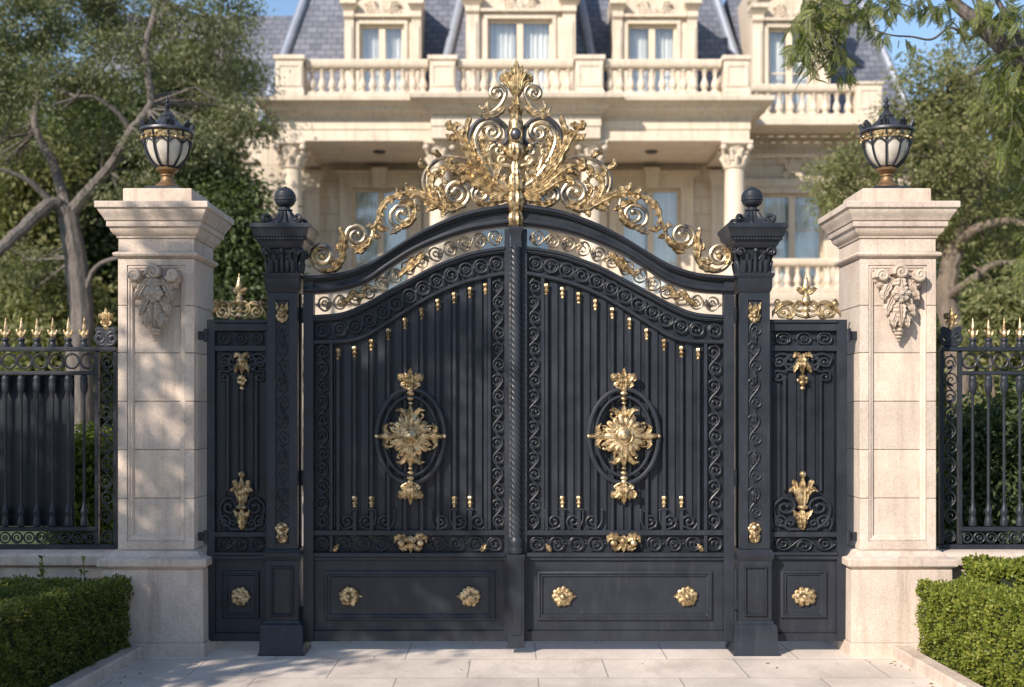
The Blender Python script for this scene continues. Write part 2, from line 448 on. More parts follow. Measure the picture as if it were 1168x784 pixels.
def ringband(mb, pl, cl, half, rt, dy=0.0, boss=True, spacing=2.05):
    P = np.array(cr(cl, 14)); seg = np.hypot(*np.diff(P, axis=0).T); L = np.concatenate([[0], np.cumsum(seg)]); tot = L[-1]
    n = max(1, int(tot/(half*spacing))); u = tot/n
    for i in range(n):
        s = (i+.5)*u; x = float(np.interp(s, L, P[:, 0])); y = float(np.interp(s, L, P[:, 1])); r = min(half, u*.5)*.9
        ring(mb, pl, x, y, r, rt, dy, 20)
        a0 = rnd.uniform(0, 6.28)
        if boss:
            if i % 2 == 0:
                ctube(mb, pl, spiral((x, y), (x+r*.9*math.cos(a0), y+r*.9*math.sin(a0)), 1.1, 1 if i % 4 else -1, .25), rt*.8, 6, dy, eye=rt*1.4)
            else: ring(mb, pl, x, y, r*.42, rt*.8, dy, 12); ball(mb, pl, x, y, rt*1.2, dy)
        # little link to the next ring
        if i < n-1:
            x2 = float(np.interp(s+u*.5, L, P[:, 0])); y2 = float(np.interp(s+u*.5, L, P[:, 1])); ball(mb, pl, x2, y2, rt*1.5, dy)
def petal(mb, pl, px, py, a, r0, r1, w, dy, sx=1.0, sy=1.0, lift=2.0):
    """rounded fluted petal lying on the surface"""
    k = pl.k; pts = []; rad = []
    for t, f, l in ((0,.35,.3),(.25,.62,.8),(.5,.88,1.0),(.72,1.0,.75),(.9,.86,.3),(.98,.5,.05),(1.0,.12,0)):
        rr = r0+(r1-r0)*t; pts.append(pl.p(px+rr*math.cos(a)*sx, py+rr*math.sin(a)*sy, dy-lift*k*l)); rad.append(w*k*f)
    mb.tube(pts, rad, 8, .55)
    ctube(mb, pl, [(px+(r0+(r1-r0)*t)*math.cos(a)*sx, py+(r0+(r1-r0)*t)*math.sin(a)*sy) for t in (0,.3,.6,.85)], w*.26, 5, dy-lift*k*.8-w*k*.5)
def rosette(mb, pl, px, py, r, n=10, dy=0.0, layers=2, sx=1.0, sy=1.0, pts=0.0):
    for l in range(layers):
        rr = r*(1-.36*l)
        for k in range(n):
            a = 2*PI*(k+.5*l)/n; petal(mb, pl, px, py, a, rr*.2, rr*(1 if k % 2 == 0 or l else .93), rr*2.75/n, dy-.006*l, sx, sy, r*.10)
    ball(mb, pl, px, py, r*.27, dy-.007*layers-.1*r*pl.k, (1,.8,1))
def fleur(mb, pl, px, py, h, w, dy=0.0, up=1):
    """fleur-de-lis like finial, base at py, height h upward (up=-1 hangs)"""
    y = lambda t: py-up*h*t
    leaf(mb, pl, [(px, y(.1)), (px, y(.55)), (px, y(1.0))], w*.26, 4, dy=dy-.006)
    for s in (-1, 1):
        leaf(mb, pl, [(px+s*w*.05, y(.12)), (px+s*w*.22, y(.45)), (px+s*w*.42, y(.66)), (px+s*w*.52, y(.52)), (px+s*w*.42, y(.42))], w*.16, 4, dy=dy-.003)
        leaf(mb, pl, [(px+s*w*.05, y(.2)), (px+s*w*.16, y(.55)), (px+s*w*.28, y(.82))], w*.13, 3, dy=dy)
        ctube(mb, pl, vol([(px+s*w*.05, y(.1)), (px+s*w*.25, y(.16)), (px+s*w*.42, y(.26))], (px+s*w*.33, y(.3)), .9, -s*up, .3), w*.055, 6, dy, eye=w*.07)
    ball(mb, pl, px, y(.1), w*.16, dy-.006)

def curve_fn(pts):
    P = np.array(cr(sorted(pts), 12)); 
    return lambda x: float(np.interp(x, P[:, 0], P[:, 1]))

# ================================================================== DRIVEWAY GATE
class PlM(Pl):
    """mirrored about the meeting line, slightly wider as in the photograph"""
    def __init__(s, Y, fn): super().__init__(Y); s.fn = fn
    def x(s, px): return (s.fn(px) - CX) * s.k
def mir_gate(px): return 588.3 + (588-px)*1.03
def mir_crest(px):
    d = 588-px; t = min(1, max(0, (d-60)/80)); return 588 + d*(1+.055*t*t*(3-2*t))
YG = .12
T_ = curve_fn([(346,315.5),(360,315),(371,314),(391,311.5),(417,303),(442,288.5),(468,272),(493,258.5),(519,247.5),(544,240),(577,234.5),(590,234.5)])
B_ = curve_fn([(346,336),(362,335.5),(383,334),(404,329.5),(424,321),(442,308),(468,291.5),(493,280),(519,270.5),(544,264),(577,259.5),(590,259.5)])
F1 = curve_fn([(346,360),(362,359.5),(391,356.5),(417,346),(442,332),(468,318),(493,304.5),(519,294),(544,286.5),(577,281.5),(590,281.5)])
F2 = curve_fn([(346,388),(362,388),(396,386.5),(417,381),(442,366),(468,349.5),(493,335),(519,323.5),(544,316),(577,309.5),(590,309.5)])
F1b = lambda x: F1(x)+7.5
F2b = lambda x: F2(x)+5
BARX = [386.4,405,424.2,443.4,462.4,481.4,500,518.4,536.4,554]

def band(mb, pl, top, bot, prof, x0, x1, n=40):
    rows = []
    for i in range(n+1):
        x = x0+(x1-x0)*i/n; a = top(x) if callable(top) else top; b = bot(x) if callable(bot) else bot
        rows.append([(pl.x(x), pl.Y+dy, pl.z(a+(b-a)*f)) for f, dy in prof])
    mb.loft(rows)
def bar2(mb, pl, x0, x1, y0, y1, d0=-.03, d1=.03, b=.004):
    mb.bbox(pl.x(x0), pl.x(x1), pl.Y+d0, pl.Y+d1, pl.z(y1), pl.z(y0), b)

def frame_rect(mb, pl, x0, x1, y0, y1, w, prof):
    """mitred moulding round a rectangle; prof = [(inward fraction of w, dy)] closed section"""
    rows = []
    for (cx_, cy_, sx, sy) in ((x0,y0,1,1),(x1,y0,-1,1),(x1,y1,-1,-1),(x0,y1,1,-1)):
        rows.append([(pl.x(cx_+sx*w*f), pl.Y+dy, pl.z(cy_+sy*w*f)) for f, dy in prof])
    n = len(prof); vs = [p for r in rows for p in r]; fs = []
    for i in range(4):
        j = (i+1) % 4
        for k in range(n): fs.append((i*n+k, i*n+(k+1)%n, j*n+(k+1)%n, j*n+k))
    mb.add(vs, fs)
MOULD = [(0,.0),(0,-.014),(.2,-.02),(.4,-.02),(.55,-.010),(.75,-.012),(.9,-.006),(1,.0)]

def small_finial(mb, pl, x, y, h=13.0, dy=0):
    """gold tulip knob: top at y, h px high"""
    c = pl.p(x, y, dy); k = pl.k
    prof = [(.9,-h),(1.9,-h*.97),(2.2,-h*.88),(1.3,-h*.80),(2.5,-h*.68),(2.9,-h*.56),(1.7,-h*.46),(1.9,-h*.4),(3.0,-h*.28),(3.1,-h*.16),(2.2,-h*.05),(.6,0)]
    mb.lathe([(r*k, c[2]+z*k) for r, z in prof], c[0], c[1], 10, lambda a, z: 1+.12*math.cos(5*a))

def gate_leaf(left):
    pl = Pl(YG) if left else PlM(YG, mir_gate)
    hinge = pl.x(352)
    root = thing('gate_leaf', ('shaded left leaf of the black driveway gate, carrying the twisted meeting post' if left else
                               'sunlit right leaf of the black iron driveway gate, without the twisted post'), 'gate leaf', (hinge, YG, 0), 'two leaves of the driveway gate')
    # frame: stiles and rails
    m = MB(); bar2(m, pl, 347, 358.5, 316, 731, -.045, .04); m.build('hinge_stile', IRON, root)
    m = MB(); bar2(m, pl, 575.5, 581.5 if left else 583, 262, 731, -.035, .035); m.build('meeting_stile', IRON, root)
    m = MB()
    band(m, pl, T_, B_, [(0,.05),(0,-.06),(.05,-.074),(.13,-.082),(.19,-.080),(.22,-.066),(.27,-.064),(.31,-.040),(.36,-.030),(.58,-.026),(.63,-.034),(.66,-.056),(.71,-.058),(.74,-.074),(.80,-.078),(.87,-.074),(.90,-.056),(.95,-.052),(1,-.044),(1,.05)], 348, 587, 70)
    # fine beads along the arch
    for f in (.30, .66):
        m.tube([(pl.x(x), pl.Y-.045, pl.z(T_(x)+(B_(x)-T_(x))*f)) for x in np.linspace(349, 587, 60)], .005, 6)
    m.build('arched_top_rail', IRON, root)
    m = MB(); band(m, pl, F1, F1b, [(0,.03),(0,-.03),(.2,-.045),(.45,-.045),(.55,-.03),(.8,-.03),(.9,-.02),(1,-.02),(1,.03)], 358, 576, 60); m.build('arched_middle_rail', IRON, root)
    m = MB(); band(m, pl, F2, F2b, [(0,.03),(0,-.026),(.2,-.036),(.7,-.036),(1,-.026),(1,.03)], 358, 576, 60); m.build('arched_lower_rail', IRON, root)
    m = MB()
    bar2(m, pl, 358.5, 576, 604.5, 610.5, -.032, .03); m.build('lock_rail', IRON, root)
    m = MB()
    bar2(m, pl, 358.5, 576, 630, 635, -.045, .03); bar2(m, pl, 358.5, 576, 635, 639, -.03, .03); m.build('panel_rail', IRON, root)
    m = MB(); bar2(m, pl, 358.5, 576, 719, 731, -.026, .03); m.build('bottom_rail', IRON, root)
    for a in ((376.5, 380, 388, 604.6), (556.3, 560, 312, 604.6), (376.5, 380, 610.4, 630)):
        m = MB(); bar2(m, pl, *a, -.028, .02); m.build('inner_stile', IRON, root)
    # sheet with raised slats
    m = MB(); rows = []
    for x in np.linspace(358, 576, 60):
        rows.append([(pl.x(x), pl.Y+.02, pl.z(F1(x)+4)), (pl.x(x), pl.Y+.03, pl.z(F1(x)+4)), (pl.x(x), pl.Y+.03, pl.z(633)), (pl.x(x), pl.Y+.02, pl.z(633))])
    m.loft(rows); sheet = m.build('backing_sheet', IRON2, root)
    m = MB()
    for i, bx in enumerate(BARX):
        a, b = bx-12.4, bx-4.2
        if i == 0: a = 380.5
        m.loft([[(pl.x(x), pl.Y+.019, pl.z(F2b(x)-2)), (pl.x(x), pl.Y+.004, pl.z(F2b(x)-2)), (pl.x(x), pl.Y+.004, pl.z(605)), (pl.x(x), pl.Y+.019, pl.z(605))] for x in np.linspace(a, b, 4)])
    m.build('slat', IRON, sheet)
    # bars with gold knobs
    for i, bx in enumerate(BARX):
        y0 = F2b(bx)+4.5+13; y1 = 604.6
        bl = abs(bx-404.5) < 3 or abs(bx-424.2) < 3 or abs(bx-518.4) < 3 or abs(bx-536.4) < 3
        if bl: y1 = 566
        m = MB(); c0 = pl.p(bx, y0, -.022)
        m.bbox(c0[0]-.011, c0[0]+.011, c0[1]-.011, c0[1]+.011, pl.z(y1), pl.z(y0), .003)
        br = m.build('bar', IRON, root)
        m = MB(); small_finial(m, pl, bx, y0-13, 14, -.022); m.build('knob', ANTIQ, br)
        if bl:
            m = MB(); small_finial(m, pl, bx, 565, 14, -.022); m.build('lower_knob', GOLD, br)
    # scrollwork friezes
    pf = Pl(YG) if left else PlM(YG, mir_gate)
    md = lambda A, B, f=.5: (lambda x: A(x)+(B(x)-A(x))*f)
    xs = np.linspace(362, 573, 16); c1 = md(B_, F1)
    m = MB(); vine(m, pl, [(x, c1(x)) for x in xs], 9.6, 17.5, 1.3, -.008, ph=0, turns=1.45, extra=2.2); m.build('upper_frieze_scrolls', WEATH, root)
    for (gx, dirn) in ((396, 1), (411, -1), (464, 1), (474, 1)):
        m = MB(); y = c1(gx); sl = (c1(gx+4)-c1(gx-4))/8
        leaf(m, pl, [(gx-9*dirn, y-9*dirn*sl+4), (gx, y), (gx+11*dirn, y+11*dirn*sl-4)], 3.5, 4, dy=-.022, curl=2)
        leaf(m, pl, [(gx, y), (gx+6, y+6*sl-7), (gx+12, y+12*sl-6)], 2.8, 3, dy=-.02)
        m.build('frieze_leaf', GOLD, root)
    c2 = md(F1b, F2)
    m = MB(); ringband(m, pl, [(x, c2(x)) for x in np.linspace(379, 575, 16)], 8.6, 1.25, -.006); ringband(m, pl, [(360, c2(366)), (376, c2(372))], 8.6, 1.0, -.004)
    m.build('lower_frieze_rings', IRON, root)
    m = MB(); vine(m, pl, [(368, 392), (368, 500), (368, 603)], 7.0, 19, 1.2, -.006, turns=1.35); m.build('hinge_side_scrolls', IRON, root)
    m = MB(); vine(m, pl, [(568, 318), (568, 460), (568, 603)], 6.6, 17.5, 1.2, -.006, ph=1, turns=1.35); m.build('meeting_side_scrolls', IRON, root)
    m = MB(); ringband(m, pl, [(381, 620.3), (575, 620.3)], 8.8, 1.0, -.004, spacing=2.25); ringband(m, pl, [(359, 620.3), (376, 620.3)], 8.4, 1.0, -.004); m.build('bottom_frieze_rings', IRON, root)
    # little scroll brackets carrying the lower knobs
    for (xa, xb) in ((386, 450), (492.5, 556)):
        m = MB(); n = 3; u = (xb-xa)/n
        for i in range(n):
            s = 1 if i == 0 else -1
            if xa > 470: s = -1 if i == 2 else 1
            cx_ = xa+u*(i+.5)
            ctube(m, pl, vol([(cx_-s*u*.5, 583), (cx_-s*u*.48, 594), (cx_-s*u*.2, 603.3), (cx_+s*u*.22, 601)], (cx_, 594.5), 1.35, -s, .2), 1.25, 6, -.02, eye=2)
            ball(m, pl, cx_-s*u*.5, 582, 1.9, -.02)
        for bx in BARX:
            if xa-2 < bx < xb+2 and abs(bx-554) > 3 and abs(bx-500) > 3 and abs(bx-386) > 3 and abs(bx-443) > 3:
                bar2(m, pl, bx-4, bx+4, 579.5, 582, -.034, -.01); bar2(m, pl, bx-2, bx+2, 582, 604.6, -.03, -.012)
        m.build('scroll_bracket', IRON, root)
    # medallion
    mx, my = (469, 497.5)
    m = MB()
    for rx, ry, w in ((38.3, 53.5, 2.5), (30.6, 45, 1.9)):
        n = 64; pts = [pl.p(mx+rx*math.cos(2*PI*i/n), my+ry*math.sin(2*PI*i/n), -.05) for i in range(n)]
        vs = []; fs = []
        for i in range(n):
            a = 2*PI*i/n
            for o, dy in ((-w, .012), (-w, -.008), (-w*.4, -.016), (w*.4, -.016), (w, -.008), (w, .012)):
                vs.append(pl.p(mx+(rx+o)*math.cos(a), my+(ry+o)*math.sin(a), -.05+dy))
        for i in range(n):
            for k in range(6): fs.append((i*6+k, i*6+(k+1)%6, ((i+1)%n)*6+(k+1)%6, ((i+1)%n)*6+k))
        m.add(vs, fs)
    for yy in (447, 548): bar2(m, pl, mx-2, mx+2, yy-6, yy+6, -.05, .01)
    med = m.build('oval_medallion', IRON, root)
    m = MB()
    ball(m, pl, mx, my, 17, -.058, (1,.28,1.08), 28); rosette(m, pl, mx, my, 24, 18, -.068, 2, 1.0, 1.08)
    for k in range(8):
        a = 2*PI*(k+.5)/8
        ctube(m, pl, vol([(mx+15*math.cos(a), my+16*math.sin(a)), (mx+21*math.cos(a-.1), my+23*math.sin(a-.1)), (mx+27*math.cos(a), my+31*math.sin(a))], (mx+24.5*math.cos(a+.12), my+27*math.sin(a+.12)), .8, 1 if k % 2 else -1, .35), 1.25, 7, -.060, eye=1.8)
    for s in (-1, 1):
        leaf(m, pl, [(mx+s*17, my), (mx+s*28, my), (mx+s*40, my)], 4.6, 3, dy=-.068); ctube(m, pl, [(mx+s*9, my), (mx+s*36, my)], 1.5, 7, -.082)
        for q in (-1, 1): leaf(m, pl, [(mx+s*22, my), (mx+s*29, my+q*8), (mx+s*25, my+q*15)], 3.0, 4, dy=-.066, curl=2)
        ball(m, pl, mx+s*38.5, my, 2.4, -.066); ball(m, pl, mx+s*28, my, 3.2, -.07)
    for s in (-1, 1):
        leaf(m, pl, [(mx, my+s*12), (mx, my+s*24), (mx, my+s*37)], 5.0, 3, dy=-.07)
        for q in (-1, 1):
            leaf(m, pl, [(mx+q*3, my+s*18), (mx+q*9, my+s*29), (mx+q*17, my+s*29)], 3.2, 4, dy=-.066, curl=2)
    ball(m, pl, mx, my, 8.5, -.094, (1,.5,1.05), 20); ring(m, pl, mx, my, 9.3, 1.4, -.094, 26)
    m.build('sunburst_rosette', GOLD, med)
    m = MB(); fleur(m, pl, mx, 447, 27, 24, -.06, 1)
    for yy, r in ((449, 4.2), (455, 3.4), (460, 2.6)): ball(m, pl, mx, yy, r, -.064, (1.1,.8,.7))
    m.build('top_fleur', GOLD, med)
    m = MB(); fleur(m, pl, mx, 547, 28, 24, -.06, -1)
    for yy, r in ((545, 4.2), (539, 3.6), (534, 2.6)): ball(m, pl, mx, yy, r, -.064, (1.1,.8,.7))
    m.build('bottom_fleur', GOLD, med)
    # gilded spray on the bottom frieze
    m = MB(); gx, gy = 469, 619
    leaf(m, pl, [(gx, gy-9), (gx, gy), (gx, gy+11)], 5.2, 4, dy=-.045)
    for s in (-1, 1):
        leaf(m, pl, [(gx+s*2, gy-2), (gx+s*9, gy-7), (gx+s*16, gy-6), (gx+s*18, gy)], 4.6, 5, dy=-.04, curl=2)
        leaf(m, pl, [(gx+s*2, gy+2), (gx+s*8, gy+6), (gx+s*14, gy+5)], 3.6, 4, dy=-.036, curl=2)
        ball(m, pl, gx+s*11, gy, 4.2, -.045)
    ball(m, pl, gx, gy-3, 4, -.056)
    m.build('gilded_spray', GOLD, root)
    for ex in (384.5, 552):
        m = MB(); leaf(m, pl, [(ex-3, 629), (ex, 624), (ex+3, 620)], 3, 3, dy=-.03); m.build('corner_leaf', GOLD, root)
    # lower panel
    m = MB(); bar2(m, pl, 358.5, 576, 639, 719, -.006, .02, .002); lp = m.build('lower_panel', IRON, root)
    m = MB(); p2 = type(pl)(YG-.0065) if left else PlM(YG-.0065, mir_gate)
    frame_rect(m, p2, 370.5, 564.5, 651.5, 707.5, 7.2, MOULD); m.build('panel_moulding', IRON, lp)
    for rx, dirn in ((398.7, 1), (536.3, -1)):
        m = MB(); rosette(m, pl, rx, 680, 12.2, 11, -.018, 2, 1, 1)
        leaf(m, pl, [(rx+dirn*7, 680), (rx+dirn*11, 680), (rx+dirn*15.5, 680)], 3.2, 3, dy=-.018)
        m.build('rosette', ANTIQ if (left and rx < 450) else GOLD, lp)
    # hinges
    for yy in (360, 545, 700):
        m = MB(); c = pl.p(345.8, yy, 0); m.lathe([(.016, c[2]-.06), (.018, c[2]-.05), (.018, c[2]+.05), (.012, c[2]+.06)], c[0], c[1]-.02, 12); m.build('hinge', IRON, root)
    if left:
        # twisted meeting post
        mb = MB(); q = Pl(YG-.055); cx_ = q.x(588.5); cy_ = q.Y; k = q.k
        prof = [(7.6, q.z(613))]
        zt, zb = q.z(282), q.z(613); nn = 320; vs = []; fs = []; n = 42
        for i in range(nn+1):
            z = zb+(zt-zb)*i/nn
            for j in range(n):
                a = 2*PI*j/n; rr = 6.4*k*(1+.085*math.cos(7*(a+z*20.0)))
                vs.append((cx_+rr*math.cos(a), cy_+rr*math.sin(a), z))
        for i in range(nn):
            for j in range(n): fs.append((i*n+j, i*n+(j+1)%n, (i+1)*n+(j+1)%n, (i+1)*n+j))
        fs.append(tuple(range(n-1,-1,-1))); fs.append(tuple(range(nn*n,(nn+1)*n))); mb.add(vs, fs)
        post = mb.build('twisted_post', IRON, root)
        mb = MB(); mb.lathe([(r*k, q.z(y)) for r, y in ((7.5,632),(9.2,630),(9.2,626),(7.6,624),(8.6,620),(8.4,616),(6.8,612.5))], cx_, cy_, 24); mb.build('base_ring', IRON, post)
        mb = MB(); mb.sq(cx_, cy_, [(r*k, r*k*.8, q.z(y)) for r, y in ((10.2,737.5),(10.2,733),(9.2,730),(9.0,640),(9.6,638),(10.2,636),(10.2,632)) ]); mb.bbox(cx_-6.4*k, cx_+6.4*k, cy_-9*k*.8-.006, cy_, q.z(724), q.z(645), .005); mb.build('post_pedestal', IRON, root)
        mb = MB(); mb.sq(cx_, cy_, [(r*k, r*k*.8, q.z(y)) for r, y in ((6.6,283),(6.4,278),(5.6,272),(7.4,264),(8.4,262),(8.4,259)) ]); mb.build('post_cap', IRON, root)
    else:
        m = MB(); q = PlM(YG, mir_gate); c = q.p(345.5, 690, -.03)
        m.lathe([(.011, 0.03), (.011, c[2]+.28)], c[0], c[1]-.02, 10); m.bbox(c[0]-.02, c[0]+.02, c[1]-.05, c[1], c[2]-.03, c[2]+.05); m.build('drop_bolt', IRON, root)
    return root
gate_leaf(True); gate_leaf(False)

# ------------------------------------------------------------------ gilded crest over the arch
def crest():
    YC = YG-.02
    root = thing('gate_crest', 'tall gilded scrollwork crest with a palmette tip, riding on the gate arch', 'gate crest', ((588-CX)*(YC+CD)/F, YC, Pl(YC).z(250)))
    P0 = Pl(YC)
    m = MB(); px, py = 589, 107
    for k in range(-3, 4):
        a = k*.30; L = (38 if k == 0 else 36-abs(k)*3.4)
        e = (px+math.sin(a)*L*.78, py-math.cos(a)*L); md = (px+math.sin(a*.7)*L*.45, py-math.cos(a*.7)*L*.55)
        cur = [(px+k*.8, py+4), md, e]
        if abs(k) == 3: cur.append((e[0]+(3 if k > 0 else -3), e[1]+5))
        leaf(m, P0, cur, 4.6, 2, dy=-.012-.006*(3-abs(k)), curl=4 if abs(k) < 3 else 1)
    leaf(m, P0, [(589, 128), (589, 118), (589, 104)], 5.5, 3, dy=-.02)
    for s in (-1, 1): ctube(m, P0, vol([(589+s*4, 104), (589+s*12, 97), (589+s*17, 91)], (589+s*14, 88.5), .9, -s, .3), 2.0, 7, -.012, eye=2.8)
    m.build('palmette', GOLD, root)
    # central baluster
    m = MB(); c = P0.p(588.4, 0, -.03); k = P0.k
    prof = [(3,262),(6.5,260.5),(8.8,257),(9.2,250),(8.2,245),(6.5,243),(9.0,240),(10,231),(8.8,223),(6.8,220),(8.0,217),(8.5,206),(7.5,202),(5,198),(5.4,190),(4,186),(8,181),(10,176),(9.6,168),(8,165),(8.6,150),(8.2,140),(6,137),(6.6,131),(9.2,126),(6,122),(3,120)]
    m.lathe([(r*k, P0.z(y)) for r, y in prof], c[0], c[1], 40, lambda a, z: 1+.07*math.cos(10*a)*(0 if P0.z(168) < z < P0.z(138) else 1)); bal = m.build('baluster', ANTIQ, root)
    m = MB(); ball(m, P0, 588.4, 156.5, 5.6, -.10, (1,.6,1.15), 16); m.build('dark_jewel', PEWTER, bal)
    m = MB(); ring(m, P0, 588.4, 156.5, 6.6, 1.0, -.095, 24, 7.4); m.build('jewel_setting', GOLD, bal)
    for side in (0, 1):
        pl = P0 if side == 0 else PlM(YC, mir_crest)
        def part(name, mat, fn):
            mb = MB(); mb.fat = 1.38; fn(mb); return mb.build(name, mat, root)
        # small scroll under the palmette
        part('small_scroll', AGED, lambda mb: (ctube(mb, pl, vol([(548, 133), (560, 129), (571, 120), (577, 107), (572, 98.5), (564, 99.5)], (566.5, 107), 1.2, -1, .3), 2.0, 8, -.005, (.8,1), eye=2.6),
             leaf(mb, pl, [(577, 122), (566, 131), (553, 133), (546, 131)], 3.4, 4, dy=-.012, curl=2), leaf(mb, pl, [(561, 128), (555, 122), (557, 115)], 2.4, 3, dy=-.01), leaf(mb, pl, [(552, 132), (550, 125), (546, 121)], 2.0, 3, dy=-.008)))
        # outer dark band of the heart scroll and its gilded lining
        heart = [(583, 222), (566, 213), (551, 197), (541, 178), (536, 160), (541, 144), (553, 135.5), (566, 136.5), (577, 146), (579, 158)]
        part('heart_scroll', PEWTER, lambda mb: ctube(mb, pl, vol(heart, (569, 158), .75, 1, .5), 2.3, 8, .004, (1,1), flat=1.6))
        lining = [(582, 216), (567, 206), (554, 190), (545, 172), (542, 158), (548, 145), (558, 140.5), (568, 144), (571, 152)]
        part('heart_lining', AGED, lambda mb: ctube(mb, pl, vol(lining, (562, 152), 1.15, 1, .28), 2.2, 8, -.014, (1.1,.9), eye=3.6))
        part('inner_scroll', AGED, lambda mb: (ctube(mb, pl, vol([(578, 214), (566, 202), (559, 186), (558, 172), (566, 165), (574, 168)], (570, 172.5), 1.1, 1, .25), 1.9, 8, -.01, eye=2.8),
             leaf(mb, pl, [(557, 184), (554, 174), (557, 166), (563, 163)], 3.2, 4, dy=-.014, curl=2), leaf(mb, pl, [(572, 212), (567, 200), (572, 190), (576, 198)], 3.6, 4, dy=-.014, curl=2), leaf(mb, pl, [(580, 216), (574, 206), (577, 196)], 2.6, 3, dy=-.016)))
        part('dolphin_bracket', GOLD, lambda mb: (ctube(mb, pl, vol([(586, 194), (579, 190), (573, 189), (569, 185)], (573, 183.5), .9, 1, .3), 2.0, 8, -.03, eye=2.6), ball(mb, pl, 571, 167.5, 3.8, -.02), leaf(mb, pl, [(584, 180), (577, 172), (570, 167)], 3.2, 3, dy=-.02)))
        # acanthus sprays fanning out from the foot of the heart
        part('acanthus_leaf', GOLD, lambda mb: (spray(mb, pl, [(582, 221), (562, 211), (545, 193), (533, 172), (521, 153), (511, 147)], 4.6, 5, 13, -.016, 1, 4), leaf(mb, pl, [(523, 156), (515, 158), (508, 154)], 3.6, 4, dy=-.02, curl=3), leaf(mb, pl, [(517, 150), (520, 144), (527, 143)], 3.2, 4, dy=-.018, curl=3), leaf(mb, pl, [(514, 150), (512, 143), (515, 138)], 3.0, 3, dy=-.018, curl=3), leaf(mb, pl, [(536, 176), (531, 156), (533, 143), (536, 135), (532, 133)], 2.8, 4, dy=-.012, curl=2)))
        part('acanthus_leaf', GOLD, lambda mb: (spray(mb, pl, [(580, 223), (560, 215), (543, 200), (528, 191), (517, 190)], 4.4, 4, 12, -.022, -1, 4), leaf(mb, pl, [(522, 191), (513, 192), (513, 184), (520, 183)], 4.0, 4, dy=-.03, curl=4)))
        part('acanthus_leaf', GOLD, lambda mb: (spray(mb, pl, [(578, 226), (556, 217), (541, 207), (529, 204), (522, 207)], 4.0, 4, 9, -.026, -1, 3), leaf(mb, pl, [(582, 227), (568, 228), (556, 231)], 3.4, 4, dy=-.02, curl=2)))
        part('acanthus_leaf', ANTIQ, lambda mb: (spray(mb, pl, [(579, 219), (571, 205), (561, 188), (552, 170), (549, 158), (554, 150)], 3.4, 5, 9, -.006, 0, 2)))
        part('acanthus_leaf', ANTIQ, lambda mb: spray(mb, pl, [(532, 236), (520, 234), (508, 226), (503, 214), (508, 206)], 2.8, 4, 8, -.008, 0, 2))
        for path_, w_, l_ in (([(503, 181), (497, 175), (490, 176)], 2.8, 3), ([(487, 193), (480, 188), (480, 181)], 2.6, 3), ([(516, 200), (524, 196), (531, 199)], 2.8, 3), ([(480, 240), (470, 234), (462, 230), (455, 234)], 3.4, 4),
                              ([(430, 258), (437, 262), (446, 262)], 2.6, 3), ([(419, 281), (412, 287), (404, 289)], 2.6, 3), ([(389, 296), (380, 300), (374, 297)], 2.8, 3), ([(424, 266), (430, 270), (436, 271)], 2.4, 3)):
            part('stray_leaf', ANTIQ, lambda mb: leaf(mb, pl, path_, w_, l_, dy=-.008, curl=2))
        part('small_volute', AGED, lambda mb: (ctube(mb, pl, vol([(580, 231), (568, 235), (552, 234.5), (540.5, 228), (538.5, 219), (545, 212.5)], (548, 221.5), 1.2, 1, .3), 2.0, 8, -.006, eye=4), leaf(mb, pl, [(574, 232), (566, 226), (560, 224)], 3.4, 4, dy=-.014)))
        # second big scroll
        part('large_scroll', AGED, lambda mb: ctube(mb, pl, [*cr([(544, 192), (534, 183), (519, 179.5), (503, 181), (490, 190), (483.5, 202), (484, 215), (491, 227), (500, 235)], 8)], 2.2, 8, .004, (.7,1), flat=1.6))
        part('large_volute', AGED, lambda mb: ctube(mb, pl, vol([(488, 200), (488, 213), (494, 226), (505, 235.5), (519, 238), (531, 232), (535, 221), (529, 210)], (521, 221), 1.3, -1, .28), 2.2, 8, -.012, (.8,1), eye=4.6))
        part('acanthus_leaf', GOLD, lambda mb: (spray(mb, pl, [(520, 237), (503, 232), (494, 221), (492, 209), (497, 198), (503, 196)], 3.6, 4, 9, -.018, 1, 3), leaf(mb, pl, [(497, 203), (490, 200), (487, 192)], 2.6, 3, dy=-.018), leaf(mb, pl, [(505, 205), (502, 197), (507, 190), (513, 192)], 2.6, 3, dy=-.015, curl=2), ball(mb, pl, 506, 197, 2.6, -.02)))
        # long leaf running down to the next bay
        part('acanthus_leaf', GOLD, lambda mb: (spray(mb, pl, [(523, 240), (508, 238), (494, 230), (479, 222), (467, 220), (455, 222)], 4.0, 4, 11, -.016, 0, 3), leaf(mb, pl, [(476, 222), (467, 217), (463, 209)], 3.2, 4, dy=-.018, curl=3), leaf(mb, pl, [(500, 236), (491, 238), (486, 243)], 3.0, 4, dy=-.014, curl=2)))
        part('arched_scroll', AGED, lambda mb: (ctube(mb, pl, cr([(474, 221), (458, 222), (443, 228), (434, 238), (431, 251), (426, 263), (424, 275), (415, 283), (405, 284)], 8), 1.9, 8, -.004)))
        part('acanthus_leaf', GOLD, lambda mb: spray(mb, pl, [(472, 222), (456, 223), (442, 229), (434, 240), (431, 252), (424, 262)], 3.0, 6, 8, -.014, -1, 2))
